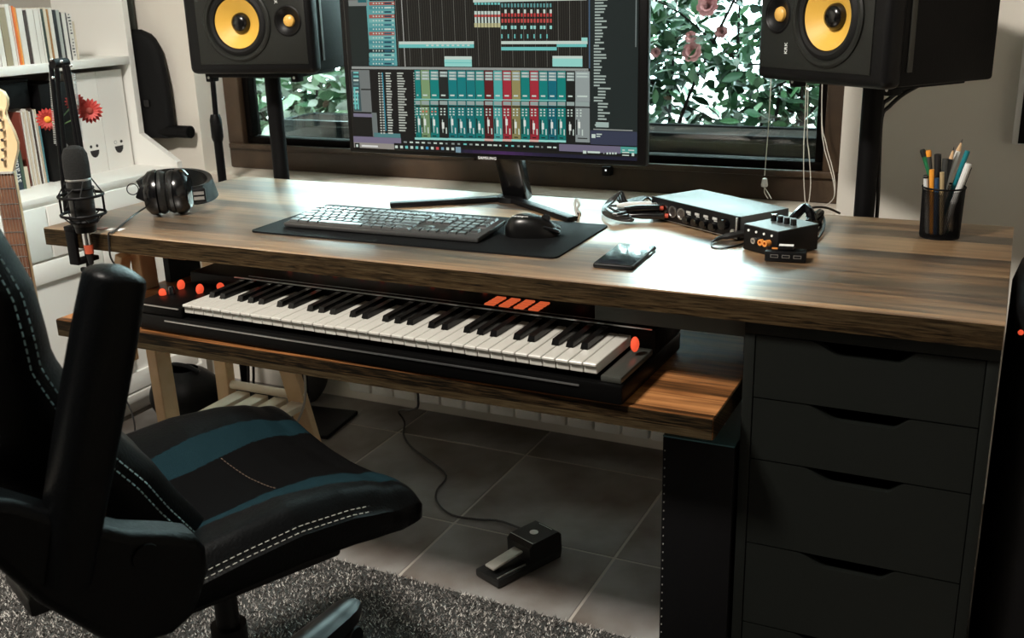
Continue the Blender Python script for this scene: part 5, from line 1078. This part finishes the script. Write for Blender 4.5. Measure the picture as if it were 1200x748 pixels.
b = MB(); b.grid(seatf, 340, 110, True, kf=seatk)
nu = 340; b.f.append(tuple(range(nu))); b.mi.append(0); o0 = 109 * nu; b.f.append(tuple(o0 + i for i in range(nu))); b.mi.append(0)
seat = b.build('seat', [M_LEATH, M_TEALMESH, M_FABRIC], ch, sharp=60)
def stitches(P, name, parent, r=.0011, dash=.006, gap=.004, m=M_THREAD):
    b = MB(); P = [Vector(p) for p in P]; acc = 0; tot = sum((P[i + 1] - P[i]).length for i in range(len(P) - 1)); s = 0
    def pos(s):
        for i in range(len(P) - 1):
            d = (P[i + 1] - P[i]).length
            if s <= d: return P[i].lerp(P[i + 1], s / d if d else 0)
            s -= d
        return P[-1]
    while s + dash < tot: b.cyl(pos(s), pos(s + dash), r, n=5); s += dash + gap
    o = b.build(name, m, parent, kind='stuff'); return o
for off, zz_ in ((.0, 0), (.007, -.010)):
    stitches([(f, -(.2315 + off * .9) * (1 - .03 * smoothstep(.75, .9, (f + .46) / .46)), zl(seat_top(f, .2315 + off) + .0012)) for f in np.linspace(-.42, -.045, 40)], 'seat_stitching', seat, .0006)
    stitches([(f, (.2315 + off * .9) * (1 - .03 * smoothstep(.75, .9, (f + .46) / .46)), zl(seat_top(f, .2315 + off) + .0012)) for f in np.linspace(-.42, -.045, 40)], 'seat_stitching', seat, .0006)
stitches([(-.185 - .02 * l, l, zl(seat_top(-.19, l) + .0008)) for l in np.linspace(-.13, .045, 12)], 'seam', seat, .0008, m=mat('brown_thread', (.05, .032, .02), .8))
# backrest
zbk = [.46, .50, .58, .634, .686, .732, .816, .852, .903, .999, 1.10, 1.20, 1.25]; fbk = [-.25, -.262, -.310, -.338, -.376, -.408, -.443, -.446, -.452, -.488, -.525, -.562, -.58]
wbk = [.14, .165, .195, .215, .228, .236, .244, .248, .250, .245, .230, .19, .12]
def backf(u, v):
    z = .46 + v * .79; fe = interp(z, zbk, fbk); w = interp(z, zbk, wbk); th = interp(z, [.46, .5, .636, .9, 1.15, 1.25], [.12, .20, .225, .20, .14, .06]); a = 2 * PI * u
    ca, sa = math.cos(a), math.sin(a); l = w * math.copysign(abs(ca) ** .62, ca); s = math.copysign(abs(sa) ** .62, sa)
    rec = .022 * (1 - smoothstep(.35, .8, abs(l) / w)) if s > 0 else 0
    if s > 0 and .5 < z < .75: rec -= .012 * math.sin(PI * (z - .5) / .25) * (1 - smoothstep(.3, .7, abs(l) / w))
    return (fe - th / 2 + s * th / 2 - rec, l, zl(z))
b = MB(); b.grid(backf, 84, 60, True); b.f.append(tuple(range(84))); b.mi.append(0); b.f.append(tuple(59 * 84 + i for i in range(84))); b.mi.append(0)
bkr = b.build('backrest', M_LEATH, ch, sharp=60)
for du in (.030, .052):
    for sg in (-1, 1):
        P = []
        for v in np.linspace(.05, .93, 60):
            p = Vector(backf(.5 - du - .02 if sg < 0 else du + .02, v)); P.append((p.x + .0008, p.y, p.z))
        stitches(P, 'back_stitching', bkr, .0009, .006, .004, M_DOTS)
# arms flipped up beside the backrest
for sg, nm in ((-1, 'armrest'), (1, 'armrest')):
    ly = sg * .296; pts = [(-.515, ly, zl(.600)), (-.490, ly, zl(.68)), (-.458, ly, zl(.78)), (-.432, ly, zl(.86)), (-.414, ly, zl(.915)), (-.408, ly, zl(.932))]
    b = MB(); V = []; F = []; n = 20; m_ = 34
    P = [Vector(p) for p in pts]
    for i in range(m_):
        s = i / (m_ - 1); x = interp(s * 5, range(6), [p.x for p in P]); z = interp(s * 5, range(6), [p.z for p in P]); hw = .033 * (1 - .0 * s) * (math.sin(min(1, (1 - s) * 6 + .02) * PI / 2)) ** .6 * (.86 + .14 * math.sin(PI * s)); hl = .033 * (math.sin(min(1, (1 - s) * 6 + .02) * PI / 2)) ** .6
        for j in range(n):
            a = 2 * PI * j / n; ca, sa = math.cos(a), math.sin(a); V.append((x + hw * math.copysign(abs(ca) ** .75, ca) * .94, ly + hl * math.copysign(abs(sa) ** .75, sa), z - hw * ca * .34))
    for i in range(m_ - 1):
        for j in range(n): F.append((i * n + j, i * n + (j + 1) % n, (i + 1) * n + (j + 1) % n, (i + 1) * n + j))
    F.append(tuple(range(n))[::-1]); F.append(tuple((m_ - 1) * n + j for j in range(n))); b.add(V, F); arm = b.build('armrest', M_LEATH, ch, sharp=60)
    stitches([(p.x + .0305 * .94, ly + sg * .012, p.z - .010) for p in [P[0].lerp(P[1], .5), P[1], P[2], P[3], P[4]]], 'arm_stitching', arm, .0004, m=mat('brown_thread', (.05, .032, .02), .8))
    pg = [(-.62, .715), (-.585, .655), (-.545, .585), (-.49, .515), (-.455, .492), (-.411, .487), (-.385, .500), (-.372, .522), (-.360, .548), (-.358, .580), (-.368, .600), (-.395, .614), (-.44, .632), (-.49, .665), (-.55, .71), (-.60, .735)]
    bm_ = MB(); bm_.prism([(f_, zl(z_)) for f_, z_ in pg], -.028, .028, T(0, sg * .287, 0) @ RX(PI / 2)); br = bm_.build('arm_bracket', M_LEATH, arm, sharp=30)
    md = br.modifiers.new('round', 'BEVEL'); md.width = .012; md.segments = 3; md.limit_method = 'ANGLE'; md.angle_limit = math.radians(40)
    MB().lathe([(.016, -.003), (.016, .003)], 18, T(-.43, sg * .316, zl(.60)) @ RX(PI / 2)).build('hinge_cap', M_LEATH, arm)
MB().box((-.235, 0, zl(.405)), (.30, .26, .045), bev=.008).build('seat_mechanism', M_BLK, ch)
MB().box((-.43, 0, zl(.44)), (.16, .12, .03), bev=.006).build('back_bracket', M_BLK, ch)
b = MB(); b.cyl((-.225, 0, zl(.10)), (-.225, 0, zl(.26)), .028, n=20); b.cyl((-.225, 0, zl(.26)), (-.225, 0, zl(.39)), .018, n=20); b.build('gas_lift', M_BLK, ch)
tipw = wm(ch).inverted() @ Vector((-1.052, -.108, .08)); cen = Vector((-.225, 0, 0)); a0 = math.atan2(tipw.y, tipw.x + .225); RL = math.hypot(tipw.y, tipw.x + .225)
for k in range(5):
    a = a0 + k * 2 * PI / 5; dx, dy = math.cos(a), math.sin(a)
    prof = []; b = MB(); V = []; F = []; nn = 12
    for i in range(nn + 1):
        s = i / nn; r = .02 + s * (RL - .02); zc = .098 - .022 * s + .006 * smoothstep(.85, 1, s); h = .050 * (1 - .35 * s); w = .034 * (1 - .22 * s)
        if i == nn: h *= .72; w *= .7
        for (cy, cz) in ((-1, -.5), (1, -.5), (1, .3), (.6, .5), (-.6, .5), (-1, .3)): V.append((cen.x + dx * r - dy * cy * w, cen.y + dy * r + dx * cy * w, zc + cz * h))
    for i in range(nn):
        for j in range(6): F.append((i * 6 + j, i * 6 + (j + 1) % 6, (i + 1) * 6 + (j + 1) % 6, (i + 1) * 6 + j))
    F.append(tuple(range(6))[::-1]); F.append(tuple(nn * 6 + j for j in range(6))); b.add(V, F); lg = b.build('base_leg', mat('black_nylon_base', (.004, .004, .0045), .3, spec=.25), ch, sharp=45)
    cx2, cy2 = cen.x + dx * (RL - .03), cen.y + dy * (RL - .03); b = MB(); Mw = T(cx2, cy2, .0255) @ RZ(a) @ RX(PI / 2)
    b.lathe([(.024, -.022), (.0255, -.02), (.0255, -.006), (.02, -.004), (.02, .004), (.0255, .006), (.0255, .02), (.024, .022)], 20, Mw); b.cyl((cx2, cy2, .04), (cx2, cy2, .07), .008); b.build('caster', M_BLK, lg)
